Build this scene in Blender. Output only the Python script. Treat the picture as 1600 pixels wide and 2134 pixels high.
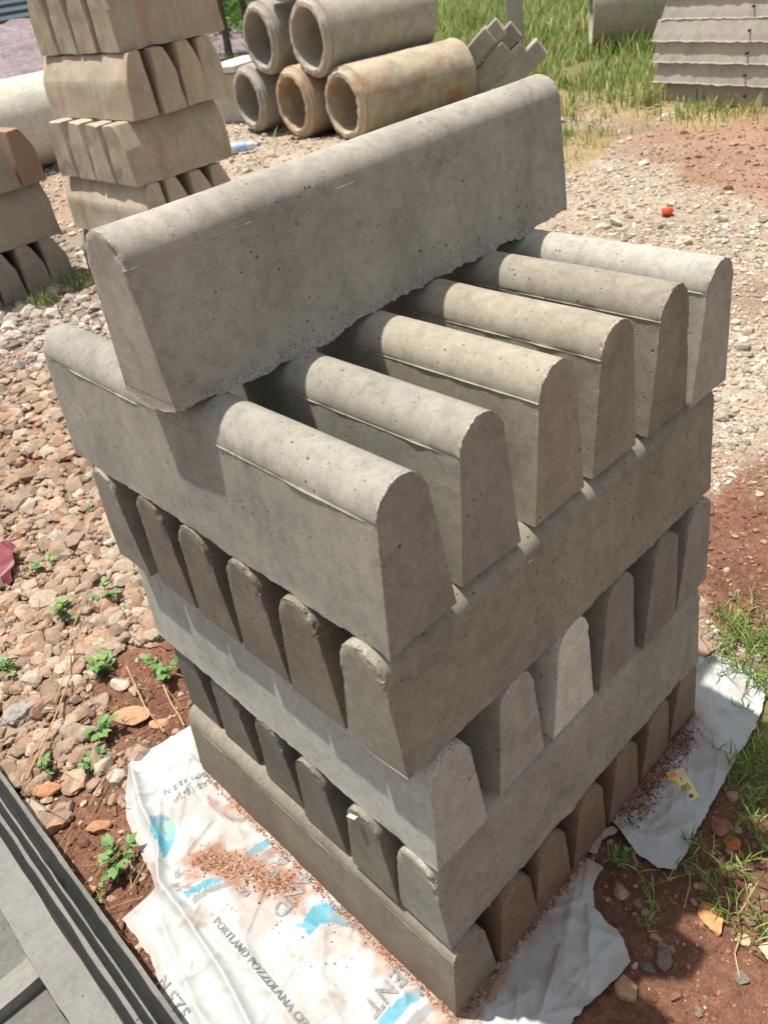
import bpy, bmesh, math, random
import numpy as np
from math import radians as R_, pi
from mathutils import Vector, Matrix, Euler

for o in list(bpy.data.objects): bpy.data.objects.remove(o)
SC = bpy.context.scene
COL = SC.collection
random.seed(7)
RNG = np.random.default_rng(11)

# ------------------------------------------------------------------ camera
cd = bpy.data.cameras.new('camera'); cam = bpy.data.objects.new('camera', cd); COL.objects.link(cam)
cam.location = (-0.44105, -0.56217, 1.76021)
cam.rotation_euler = (R_(53.7682), R_(7.5497), R_(-44.9837))
cd.sensor_fit = 'HORIZONTAL'; cd.sensor_width = 36.0; cd.lens = 1638.24/1600*36
cd.clip_start = 0.02; cd.clip_end = 600
cd.dof.use_dof = True; cd.dof.focus_distance = 1.45; cd.dof.aperture_fstop = 10.0
SC.camera = cam

# ------------------------------------------------------------------ light
SUN = Vector((-0.12, 0.285, 1.0)).normalized()
w = bpy.data.worlds.new('World'); SC.world = w; w.use_nodes = True
nt = w.node_tree; nt.nodes.clear()
sky = nt.nodes.new('ShaderNodeTexSky'); sky.sky_type = 'NISHITA'; sky.sun_disc = False
sky.sun_elevation = math.asin(SUN.z); sky.sun_rotation = math.atan2(SUN.x, SUN.y)
sky.altitude = 900; sky.air_density = 1.0; sky.dust_density = 5.0; sky.ozone_density = 1.0
hs = nt.nodes.new('ShaderNodeHueSaturation'); hs.inputs['Saturation'].default_value = 0.22
bg = nt.nodes.new('ShaderNodeBackground'); bg.inputs['Strength'].default_value = 0.104
wo = nt.nodes.new('ShaderNodeOutputWorld')
nt.links.new(sky.outputs[0], hs.inputs['Color']); nt.links.new(hs.outputs[0], bg.inputs[0]); nt.links.new(bg.outputs[0], wo.inputs[0])
sl = bpy.data.lights.new('sun', 'SUN'); sl.energy = 4.5; sl.angle = R_(0.9); sl.color = (1.0, 0.93, 0.82)
so = bpy.data.objects.new('sun', sl); COL.objects.link(so)
so.rotation_euler = SUN.to_track_quat('Z', 'Y').to_euler(); so.location = (0, 3, 8)
SC.view_settings.view_transform = 'Standard'; SC.view_settings.look = 'None'
SC.view_settings.exposure = 0.55; SC.view_settings.gamma = 1.0
SC.view_settings.use_curve_mapping = False

# ------------------------------------------------------------------ helpers
def tag(o, label=None, cat=None, group=None, kind=None):
    if label: o['label'] = label
    if cat: o['category'] = cat
    if group: o['group'] = group
    if kind: o['kind'] = kind
    return o

def empty(name, loc=(0,0,0), rz=0.0):
    o = bpy.data.objects.new(name, None); COL.objects.link(o)
    o.location = loc; o.rotation_euler = (0, 0, rz); o.empty_display_size = .1
    return o

def link(name, me, mat=None, parent=None, loc=(0,0,0), rot=(0,0,0)):
    o = bpy.data.objects.new(name, me); COL.objects.link(o)
    if mat is not None and len(me.materials) == 0: me.materials.append(mat)
    o.location = loc; o.rotation_euler = rot
    if parent: o.parent = parent
    return o

def np_mesh(name, V, F, smooth=True, sharp=None, col=None):
    """V (n,3); F int array (m,k) or list of such arrays; col (n,3) linear colour."""
    Fs = F if isinstance(F, list) else [F]
    me = bpy.data.meshes.new(name)
    V = np.ascontiguousarray(V, dtype=np.float32)
    me.vertices.add(len(V)); me.vertices.foreach_set('co', V.ravel())
    loops = np.concatenate([f.ravel() for f in Fs]).astype(np.int32)
    cnt = np.concatenate([np.full(len(f), f.shape[1]) for f in Fs])
    start = np.concatenate([[0], np.cumsum(cnt)[:-1]]).astype(np.int32)
    me.loops.add(len(loops)); me.loops.foreach_set('vertex_index', loops)
    me.polygons.add(len(cnt)); me.polygons.foreach_set('loop_start', start)
    me.polygons.foreach_set('use_smooth', np.full(len(cnt), smooth))
    if col is not None:
        a = me.color_attributes.new('Col', 'FLOAT_COLOR', 'POINT')
        c4 = np.ones((len(V), 4), dtype=np.float32); c4[:, :3] = col
        a.data.foreach_set('color', c4.ravel())
    me.update(calc_edges=True); me.validate()
    if smooth and sharp: me.set_sharp_from_angle(angle=R_(sharp))
    return me

def _h(ix, iy, iz, s):
    n = (ix*374761393 + iy*668265263 + iz*2147483647 + s*1274126177) & 0xFFFFFFFF
    n = ((n ^ (n >> 13)) * 1274126177) & 0xFFFFFFFF
    n = ((n ^ (n >> 16)) * 2246822519) & 0xFFFFFFFF
    return ((n ^ (n >> 15)) & 0xFFFF) / 65535.0
def vnoise(P, s=0):
    P = np.asarray(P, dtype=np.float64)
    if P.shape[-1] == 2: P = np.concatenate([P, np.zeros(P.shape[:-1]+(1,))], -1)
    I = np.floor(P).astype(np.int64); f = P - I; f = f*f*(3-2*f)
    r = 0
    for dx in (0,1):
        for dy in (0,1):
            for dz in (0,1):
                wgt = (f[...,0] if dx else 1-f[...,0])*(f[...,1] if dy else 1-f[...,1])*(f[...,2] if dz else 1-f[...,2])
                r = r + wgt*_h(I[...,0]+dx, I[...,1]+dy, I[...,2]+dz, s)
    return r
def fbm(P, s=0, o=3):
    P = np.asarray(P, dtype=np.float64); r = 0; a = 1; t = 0
    for k in range(o):
        r = r + a*vnoise(P*2**k, s+k*17); t += a; a *= .5
    return r/t
def srgb(r, g, b):
    f = lambda c: (c/255/12.92) if c/255 <= .04045 else ((c/255+.055)/1.055)**2.4
    return np.array((f(r), f(g), f(b)))
def in_poly(X, Y, poly):
    ins = np.zeros(X.shape, bool); n = len(poly)
    for i in range(n):
        x1, y1 = poly[i]; x2, y2 = poly[(i+1) % n]
        c = ((y1 > Y) != (y2 > Y)) & (X < (x2-x1)*(Y-y1)/(y2-y1+1e-12)+x1)
        ins ^= c
    return ins
def seg_dist(X, Y, pts, closed=False):
    d = np.full(X.shape, 1e9); n = len(pts)
    for i in range(n if closed else n-1):
        x1, y1 = pts[i]; x2, y2 = pts[(i+1) % n]
        dx, dy = x2-x1, y2-y1
        t = np.clip(((X-x1)*dx+(Y-y1)*dy)/(dx*dx+dy*dy+1e-12), 0, 1)
        d = np.minimum(d, np.hypot(X-x1-t*dx, Y-y1-t*dy))
    return d

# ------------------------------------------------------------------ materials
class NT:
    def __init__(s, name, rough=.9, spec=.3):
        s.m = bpy.data.materials.new(name); s.m.use_nodes = True
        s.t = s.m.node_tree; s.b = s.t.nodes['Principled BSDF']
        s.b.inputs['Roughness'].default_value = rough
        s.b.inputs['Specular IOR Level'].default_value = spec
        s.co = s.t.nodes.new('ShaderNodeTexCoord')
    def n(s, typ, **kw):
        nd = s.t.nodes.new(typ)
        for k, v in kw.items():
            if hasattr(nd, k) and not k[0].isupper(): setattr(nd, k, v)
            else: nd.inputs[k.replace('_', ' ')].default_value = v
        return nd
    def l(s, a, b): s.t.links.new(a, b)
    def vec(s, src='Object', scale=(1,1,1)):
        mp = s.n('ShaderNodeMapping'); mp.inputs['Scale'].default_value = scale
        s.l(s.co.outputs[src], mp.inputs[0]); return mp.outputs[0]
    def noise(s, v, scale, detail=4, rough=.55, dist=0):
        nd = s.n('ShaderNodeTexNoise', Scale=scale, Detail=detail, Roughness=rough, Distortion=dist)
        s.l(v, nd.inputs['Vector']); return nd.outputs['Fac']
    def ramp(s, fac, stops):
        r = s.n('ShaderNodeValToRGB'); e = r.color_ramp.elements
        while len(e) < len(stops): e.new(.5)
        for i, (p, c) in enumerate(stops):
            e[i].position = p; e[i].color = (*(c if hasattr(c, '__len__') else (c,)*3), 1)
        s.l(fac, r.inputs[0]); return r.outputs[0]
    def mix(s, a, b, fac, mode='MIX'):
        m = s.n('ShaderNodeMix', data_type='RGBA', blend_type=mode)
        for si, v in ((6, a), (7, b), (0, fac)):
            sock = m.inputs[si]
            if isinstance(v, (int, float)): sock.default_value = v if si == 0 else (v, v, v, 1)
            elif hasattr(v, '__len__'): sock.default_value = (*v, 1)
            else: s.l(v, sock)
        return m.outputs[2]
    def math(s, op, a, b=0.0):
        m = s.n('ShaderNodeMath', operation=op)
        for i, v in enumerate((a, b)):
            if isinstance(v, (int, float)): m.inputs[i].default_value = v
            else: s.l(v, m.inputs[i])
        return m.outputs[0]
    def bump(s, h, strength=.4, dist=.002, prev=None):
        b = s.n('ShaderNodeBump', Strength=strength, Distance=dist); s.l(h, b.inputs['Height'])
        if prev: s.l(prev, b.inputs['Normal'])
        return b.outputs[0]
    def done(s, col, nrm=None):
        if hasattr(col, '__len__'): s.b.inputs['Base Color'].default_value = (*col, 1)
        else: s.l(col, s.b.inputs['Base Color'])
        if nrm: s.l(nrm, s.b.inputs['Normal'])
        return s.m

def pores(s, v, scale, rad, keep):
    """sparse round air holes: 1 inside a hole"""
    vo = s.n('ShaderNodeTexVoronoi', Scale=scale); s.l(v, vo.inputs['Vector'])
    sep = s.n('ShaderNodeSeparateColor'); s.l(vo.outputs['Color'], sep.inputs[0])
    size = s.math('MULTIPLY', sep.outputs[1], rad)
    on = s.math('GREATER_THAN', sep.outputs[0], 1-keep)
    ins = s.math('SUBTRACT', size, vo.outputs['Distance'])
    ins = s.math('MULTIPLY', ins, 14.0)
    ins.node.use_clamp = True
    return s.math('MULTIPLY', ins, on)

def concrete(name, dusty=False, pore=.5, big=True, stain=None, mottle=1.0):
    """cast concrete; the tint of each piece comes from its object colour"""
    s = NT(name, .88, .25)
    oi = s.n('ShaderNodeObjectInfo')
    off = s.n('ShaderNodeVectorMath', operation='ADD'); s.l(s.co.outputs['Object'], off.inputs[0])
    cx = s.n('ShaderNodeCombineXYZ')
    rr = s.math('MULTIPLY', oi.outputs['Random'], 37.0); s.l(rr, cx.inputs[0]); s.l(rr, cx.inputs[1])
    s.l(cx.outputs[0], off.inputs[1]); v = off.outputs[0]
    base = oi.outputs['Color']
    big1 = s.noise(v, 5.5, 5, .6, .6); mid = s.noise(v, 44, 8, .72, .5); fine = s.noise(v, 300, 4, .75)
    c = s.mix(base, s.ramp(big1, [(.30, .72), (.5, 1.0), (.70, 1.18)]), .75*mottle, 'MULTIPLY')
    c = s.mix(c, s.ramp(mid, [(.38, .74), (.5, 1.0), (.62, 1.16)]), .55*mottle, 'MULTIPLY')
    c = s.mix(c, s.ramp(fine, [(.3, .84), (.7, 1.14)]), .6, 'MULTIPLY')
    # pale laitance blotches
    bl = s.noise(v, 85, 5, .75, .8)
    c = s.mix(c, s.mix(c, (.46, .45, .41), .45), s.ramp(bl, [(.55, 0.0), (.70, .5*mottle)]))
    # long streaks
    vs = s.vec('Object', (1.0, 1.0, .12)) ; st = s.noise(vs, 30, 3, .6, .2)
    c = s.mix(c, s.ramp(st, [(.35, .88), (.6, 1.05)]), .5*mottle, 'MULTIPLY')
    if stain is not None:
        sv = s.vec('Object', (6.0, 6.0, .8) if 'pipe' not in name else (2.6, 3.0, 3.0)); sn = s.noise(sv, 1.3, 4, .6, .4)
        c = s.mix(c, s.mix(c, stain, .65), s.ramp(sn, [(.50, 0.0), (.68, .6 if 'pipe' not in name else .9)]))
    p1 = pores(s, v, 120, .36, .16*pore*2); p2 = pores(s, v, 46, .17, .07*pore*2)
    p3 = pores(s, v, 260, .40, .10*pore*2)
    clus = s.ramp(s.noise(v, 7, 2), [(.42, .12), (.58, 1.0)])
    p = s.math('MAXIMUM', s.math('MULTIPLY', p1, clus), s.math('MAXIMUM', p2 if big else p1, s.math('MULTIPLY', p3, clus)))
    c = s.mix(c, (.05, .045, .038), s.math('MULTIPLY', p, .8))
    if dusty:   # red earth washed onto the lowest course
        sx = s.n('ShaderNodeSeparateXYZ'); s.l(s.co.outputs['Object'], sx.inputs[0])
        dn = s.noise(v, 9, 5, .65)
        dz = s.math('SUBTRACT', s.math('MULTIPLY', dn, .30), sx.outputs[2])
        dz = s.math('MULTIPLY', dz, 6.0); dz.node.use_clamp = True
        c = s.mix(c, (.185, .105, .068), s.math('MULTIPLY', dz, .6))
    h = s.math('ADD', s.math('MULTIPLY', fine, .5), s.math('MULTIPLY', mid, .12))
    h2 = s.math('SUBTRACT', h, s.math('MULTIPLY', p, 2.4))
    if name.startswith('kerb'):   # broken crust along the arrises
        at = s.n('ShaderNodeVertexColor', layer_name='Col'); m = at.outputs[0]
        g3 = s.noise(v, 210, 5, .8)
        c = s.mix(c, s.mix(c, s.ramp(g3, [(.36, .55), (.5, 1.1), (.64, 1.55)]), 1.0, 'MULTIPLY'), m)
        h2 = s.math('ADD', h2, s.math('MULTIPLY', s.math('MULTIPLY', g3, m), 3.2))
    nr = s.bump(h2, .5, .0014)
    return s.done(c, nr)

def vcol(name, rough=.9, spec=.25, grain=200, amp=.25, bumpd=.002, bs=.5, coarse=None):
    s = NT(name, rough, spec)
    a = s.n('ShaderNodeVertexColor', layer_name='Col')
    v = s.vec('Object'); g = s.noise(v, grain, 5, .7)
    c = s.mix(a.outputs[0], s.ramp(g, [(.28, 1-amp*1.6), (.72, 1+amp)]), 1.0, 'MULTIPLY')
    h = g
    if name == 'soil_and_grit':
        vo = s.n('ShaderNodeTexVoronoi', Scale=52.0); s.l(v, vo.inputs['Vector'])
        sp = s.n('ShaderNodeSeparateColor'); s.l(vo.outputs['Color'], sp.inputs[0])
        c = s.mix(c, s.ramp(sp.outputs[0], [(0, .72), (1, 1.3)]), .6, 'MULTIPLY')
        h = s.math('SUBTRACT', g, s.math('MULTIPLY', vo.outputs['Distance'], .9))
    if coarse:
        g2 = s.noise(v, coarse, 6, .7)
        c = s.mix(c, s.ramp(g2, [(.3, .7), (.7, 1.25)]), .8, 'MULTIPLY')
        h = s.math('ADD', g2, s.math('MULTIPLY', h, .5))
    return s.done(c, s.bump(h, bs, bumpd))

M_KERB = concrete('kerb_concrete', pore=.5)
M_KERB_DUST = concrete('kerb_concrete_dusty', dusty=True, pore=.35)
M_OLD = concrete('weathered_concrete', pore=.3, stain=(.33, .17, .085), mottle=.8)
M_PIPE = concrete('pipe_concrete', pore=.4, mottle=.9)
M_RUSTP = concrete('stained_pipe_concrete', pore=.4, stain=(.34, .13, .06), mottle=1.0)
M_SLAB = concrete('slab_concrete', pore=.4, mottle=.7)
M_STONE = vcol('crushed_stone', .92, .2, 90, .22, .003, .6)
M_SOIL = vcol('soil_and_grit', .95, .15, 170, .28, .006, .9, coarse=38)
M_BLADE = NT('grass_blade', .55, .35)
_a = M_BLADE.n('ShaderNodeVertexColor', layer_name='Col')
M_BLADE.l(_a.outputs[0], M_BLADE.b.inputs['Base Color'])
_tr = M_BLADE.n('ShaderNodeBsdfTranslucent'); M_BLADE.l(_a.outputs[0], _tr.inputs[0])
_ms = M_BLADE.n('ShaderNodeMixShader'); _ms.inputs[0].default_value = .35
M_BLADE.l(M_BLADE.b.outputs[0], _ms.inputs[1]); M_BLADE.l(_tr.outputs[0], _ms.inputs[2])
M_BLADE.l(_ms.outputs[0], M_BLADE.t.nodes['Material Output'].inputs[0]); M_BLADE = M_BLADE.m
def plain(name, col, rough=.6, spec=.4, var=.15, scale=60, bumpd=.001):
    s = NT(name, rough, spec); v = s.vec('Object'); g = s.noise(v, scale, 4)
    return s.done(s.mix(tuple(col), s.ramp(g, [(.3, 1-var), (.7, 1+var)]), 1.0, 'MULTIPLY'), s.bump(g, .3, bumpd))
M_LEAF = plain('weed_leaf', srgb(100, 134, 72), .5, .4, .3, 90)
M_LEAF_DARK = plain('dark_weed_leaf', srgb(62, 100, 52), .5, .4, .3, 90)
M_STEM = plain('weed_stem', srgb(120, 140, 70), .6, .3)
M_TWIG = plain('dry_stalk', srgb(176, 146, 112), .8, .2, .3)
M_INK = plain('grey_print', srgb(128, 130, 134), .5, .4, .35, 150, .0002)

# ------------------------------------------------------------------ ground
def ground_z(x, y):
    P = np.stack([np.asarray(x, float), np.asarray(y, float)], -1)
    r = np.hypot(P[...,0]+.44, P[...,1]+.56)
    amp = np.clip((r-1.5)*.02, .012, .10)
    z = (fbm(P*.9, 3, 2)-.5)*amp*1.2 + (fbm(P*7, 5, 3)-.5)*.022
    # flat bed under the main pile and its sacks
    d = np.maximum(np.maximum(-.35-P[...,0], P[...,0]-1.05), np.maximum(-.25-P[...,1], P[...,1]-1.0))
    k = np.clip(1-np.clip(d, 0, 1)/.12, 0, 1)
    return z*(1-k) - .008*k - .004
def cls(cn): return 'GPRMWBNSD'.index(cn)
SMP = [(-0.2,1.679,'G'),(0.073,1.882,'G'),(0.394,2.763,'G'),(0.663,3.57,'G'),(0.53,2.561,'G'),(0.118,1.513,'G'),(-0.37,1.363,'G'),(-0.231,1.273,'G'),(1.034,4.47,'P'),(1.686,4.886,'P'),(2.308,5.916,'P'),(2.979,8.026,'B'),(6.219,16.642,'P'),(4.954,6.944,'W'),(6.157,9.108,'W'),(7.766,11.559,'P'),(12.176,17.871,'W'),(0.037,1.284,'R'),(0.024,1.151,'R'),(-0.25,0.981,'R'),(-0.366,0.87,'R'),(-0.392,0.634,'R'),(-0.395,0.484,'R'),(-0.388,1.1,'M'),(-0.297,1.083,'M'),(-0.181,1.134,'M'),(-0.384,1.232,'G'),(4.368,1.431,'W'),(5.109,2.339,'W'),(4.255,2.209,'W'),(3.128,0.876,'W'),(2.516,0.547,'W'),(3.62,1.239,'W'),(5.12,3.163,'W'),(7.078,4.201,'B'),(6.997,3.38,'N'),(7.073,2.866,'N'),(5.719,1.99,'N'),(6.169,3.145,'B'),(3.469,0.963,'B'),(1.813,0.24,'R'),(2.028,0.448,'B'),(1.622,0.198,'R'),(1.444,0.127,'R'),(1.27,-0.014,'S'),(1.232,0.067,'B'),(1.366,-0.012,'S'),(0.715,-0.204,'R'),(0.474,-0.271,'R'),(0.364,-0.222,'R'),(0.404,-0.408,'R'),(0.469,-0.101,'R'),(0.659,-0.32,'R'),(0.868,-0.225,'S'),(8.141,4.76,'D'),(8.366,5.351,'D'),(10.111,5.781,'S'),(11.409,7.846,'S'),(16.331,13.348,'S'),(7.505,3.17,'D'),(6.671,4.263,'S'),(5.728,3.671,'D'),(17.003,24.36,'S'),(7.752,3.796,'D'),(8.902,5.438,'S'),(20.29,22.804,'S'),(15.054,9.316,'S'),(14.566,6.267,'S'),(0.308,-0.081,'R'),(0.333,-0.394,'R'),(11,12,'S'),(9,9,'D'),(3.6,4.2,'W'),(7.5,2,'N'),(8,1,'S'),(4,-2,'S'),(2,-2,'R'),(-2,4,'G'),(-3,10,'P'),(-1,1,'G'),(0,-1.5,'R'),(-2,-1,'R'),(30,20,'S'),(20,60,'S')]
CC = [srgb(138,108,88), srgb(136,124,112), srgb(118,85,70), srgb(122,94,79), srgb(166,152,136), srgb(152,130,114), srgb(150,122,104), srgb(112,112,70), srgb(150,132,98)]
def to_q(x, y):
    dx = np.asarray(x)+.44; dy = np.asarray(y)+.56
    return np.arctan2(dy, dx)*1.4, np.log(np.hypot(dx, dy)+.05)
SQ = np.array([to_q(a, b) for a, b, c in SMP]); SCL = np.array([cls(c) for a, b, c in SMP])
def region(x, y):
    """class weights (n,9) of the ground at world points"""
    x = np.asarray(x, float); y = np.asarray(y, float)
    P = np.stack([x, y], -1); r = np.hypot(x+.44, y+.56)[..., None]
    wv = np.concatenate([x[...,None], y[...,None]], -1)
    sc = 2.2/np.maximum(r, 1.0)**.6
    n1 = fbm(P*sc*3, 21, 3)-.5; n2 = fbm(P*sc*3+50, 22, 3)-.5
    u, v = to_q(x, y); u = u+n1*.28; v = v+n2*.28
    d2 = (u[..., None]-SQ[:, 0])**2+(v[..., None]-SQ[:, 1])**2+2e-4
    wt = d2**-2.6
    W = np.zeros(x.shape+(9,))
    for k in range(9): W[..., k] = wt[..., SCL == k].sum(-1)
    return W/W.sum(-1, keepdims=True)

def axis(lo, hi, fine, a, b):
    """spacing grows geometrically outside [a, b]"""
    c = list(np.arange(a, b, fine)); s = fine; x = b
    while x < hi: c.append(x); s *= 1.045; x += s
    c.append(hi); s = fine; x = a; l = []
    while x > lo: s *= 1.045; x -= s; l.append(x)
    return np.array(sorted(l+c))
gx = axis(-60, 260, .016, -.6, 2.2); gy = axis(-60, 260, .016, -.6, 2.6)
X, Y = np.meshgrid(gx, gy, indexing='ij')
GW = region(X.ravel(), Y.ravel())
gc = GW @ np.array(CC)
gn = fbm(np.stack([X.ravel(), Y.ravel()], -1)*4, 31, 4)
gc = gc*(.75+.5*gn)[:, None]
Zg = ground_z(X, Y)
nx, ny = X.shape
idx = np.arange(nx*ny).reshape(nx, ny)
F = np.stack([idx[:-1,:-1], idx[1:,:-1], idx[1:,1:], idx[:-1,1:]], -1).reshape(-1, 4)
gme = np_mesh('ground', np.stack([X, Y, Zg], -1).reshape(-1, 3), F, col=gc)
g = link('ground', gme, M_SOIL); tag(g, 'red earth and gravel yard floor', kind='structure')

# ------------------------------------------------------------------ loose stones (stuff)
def ico(sub):
    bm = bmesh.new(); bmesh.ops.create_icosphere(bm, subdivisions=sub, radius=1)
    V = np.array([v.co[:] for v in bm.verts]); F = np.array([[v.index for v in f.verts] for f in bm.faces]); bm.free(); return V, F
ICO = {1: ico(1), 2: ico(2)}
def rock_shape(V, rng, cuts=7, lo=.45, hi=.85):
    V = V.copy()
    for _ in range(cuts):
        n = rng.normal(size=3); n /= np.linalg.norm(n); d = rng.uniform(lo, hi)
        q = V@n; m = q > d
        V[m] -= np.outer(q[m]-d, n)
    return V
ROCKS = {s: [rock_shape(ICO[s][0], RNG, 9 if s == 2 else 4) for _ in range(24)] for s in (1, 2)}
def rotmats(n, rng):
    q = rng.normal(size=(n, 4)); q /= np.linalg.norm(q, axis=1)[:, None]
    a, b, c, d = q.T
    return np.stack([1-2*(c*c+d*d), 2*(b*c-a*d), 2*(b*d+a*c), 2*(b*c+a*d), 1-2*(b*b+d*d), 2*(c*d-a*b), 2*(b*d-a*c), 2*(c*d+a*b), 1-2*(b*b+c*c)], -1).reshape(n, 3, 3)
def scatter(name, pos, rad, cols, sub, mat, label, flat=.62, rng=RNG, kind='stuff', cat='gravel'):
    Fb = ICO[sub][1]; nv = len(ICO[sub][0]); n = len(pos)
    pick = rng.integers(0, 24, n)
    base = np.stack(ROCKS[sub])[pick]
    sc = rng.uniform(.65, 1.25, (n, 1, 3)); 
    V = base*sc*rad[:, None, None]
    V = np.einsum('nij,nvj->nvi', rotmats(n, rng), V)
    V[..., 2] *= flat
    V += pos[:, None, :]
    Fa = (Fb[None]+(np.arange(n)*nv)[:, None, None]).reshape(-1, 3)
    C = np.repeat(cols, nv, axis=0)
    me = np_mesh(name, V.reshape(-1, 3), Fa, smooth=False, col=C)
    o = link(name, me, mat); tag(o, label, cat, kind=kind); return o

PAL = {'tan': [srgb(192,168,148), srgb(184,160,140), srgb(178,150,130), srgb(196,178,160), srgb(180,162,146), srgb(184,150,126), srgb(166,148,134), srgb(196,184,170), srgb(166,142,124), srgb(180,158,140)],
       'grey': [srgb(158,148,140), srgb(176,166,156), srgb(138,128,124), srgb(192,180,168), srgb(186,160,140), srgb(206,196,184)],
       'white': [srgb(206,196,182), srgb(190,178,162), srgb(218,210,198), srgb(172,160,146), srgb(200,178,158), srgb(160,148,134)],
       'red': [srgb(150,112,92), srgb(176,146,122), srgb(136,100,82), srgb(190,168,146), srgb(140,124,110)]}
PK = ['tan', 'grey', 'red', 'tan', 'white', 'white', 'red', 'grey', 'white']
#      G    P    R    M    W    B    N    S    D
DENS = np.array([.9, .95, .22, .42, 1.0, .75, .75, .04, .2])
SIZE = np.array([1.0, .85, .42, .9, .46, .42, .36, .5, .40])
def stones(name, r0, r1, dens, base, sub, label, a0=8, a1=108, rng=RNG):
    area = (r1**2-r0**2)/2*R_(a1-a0); n = int(area*dens)
    r = np.sqrt(rng.uniform(r0**2, r1**2, n)); a = R_(a0)+rng.uniform(0, 1, n)*R_(a1-a0)
    x = -.44+r*np.cos(a); y = -.56+r*np.sin(a)
    W = region(x, y)
    keep = rng.uniform(0, 1, n) < W@DENS
    inside = (x > -.02) & (x < .93) & (y > -.03) & (y < .9)
    keep &= ~inside
    keep &= ~in_poly(x, y, SACK_L) & ~in_poly(x, y, SACK_R) & ~in_poly(x, y, SACK_F)
    x, y, W = x[keep], y[keep], W[keep]; n = len(x)
    k = W.argmax(1)
    rad = base*(W@SIZE)*np.exp(rng.normal(0, .45, n)); rad = np.clip(rad, .003, base*2.3)
    cols = np.zeros((n, 3))
    for i in range(9):
        m = k == i; P = np.array(PAL[PK[i]]); cols[m] = P[rng.integers(0, len(P), m.sum())]
    cols *= rng.uniform(.66, .96, (n, 1))
    z = ground_z(x, y)+rad*.18+np.where(W[:, 0] > .5, rng.uniform(0, .012, n), 0)
    cols[W[:, 0] > .35] *= np.array([.90, .885, .86])
    scatter(name, np.stack([x, y, z], -1), rad, cols, sub, M_STONE, label)

SACK_L = [(-.02,.905),(.039,1.043),(-.148,1.069),(-.208,.998),(-.248,.913),(-.277,.785),(-.300,.685),(-.393,.682),(-.391,.555),(-.411,.488),(-.438,.415),(-.477,.335),(-.40,-.055),(-.12,-.17),(.02,-.17),(.1,-.06),(.08,.02),(.05,.5)]
SACK_R = [(1.105,.075),(1.163,.033),(1.170,-.071),(1.117,-.128),(1.006,-.157),(.836,-.166),(.662,-.185),(.524,-.195),(.503,-.164),(.505,-.105),(.525,-.057),(.537,-.02),(.60,.03),(.95,.05)]
SACK_F = [(.40,.02),(.416,-.024),(.429,-.073),(.372,-.082),(.336,-.108),(.328,-.175),(.291,-.224),(.239,-.217),(.193,-.21),(.128,-.197),(.0,-.195),(-.146,-.18),(-.10,-.12),(0,0),(.1,.02)]
SACK_B = [(1.216,.112),(1.189,.044),(1.10,.064),(1.0,.10),(.98,.2),(1.12,.2)]
stones('near_gravel', .75, 2.7, 2700, .0205, 2, 'tan crushed stone gravel lying left of the kerb pile')
stones('pebbles', .75, 3.2, 5200, .0075, 1, 'small tan and red pebbles scattered over the soil near the kerb pile')
stones('middle_gravel', 2.7, 5.5, 1150, .026, 1, 'pinkish and pale gravel across the middle of the yard')
stones('far_gravel', 5.5, 12, 230, .034, 1, 'pale far gravel in front of the concrete pipes')
stones('fine_gravel', 2.4, 7.5, 1900, .0115, 1, 'fine whitish gravel on the right side of the yard', 5, 60)

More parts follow.
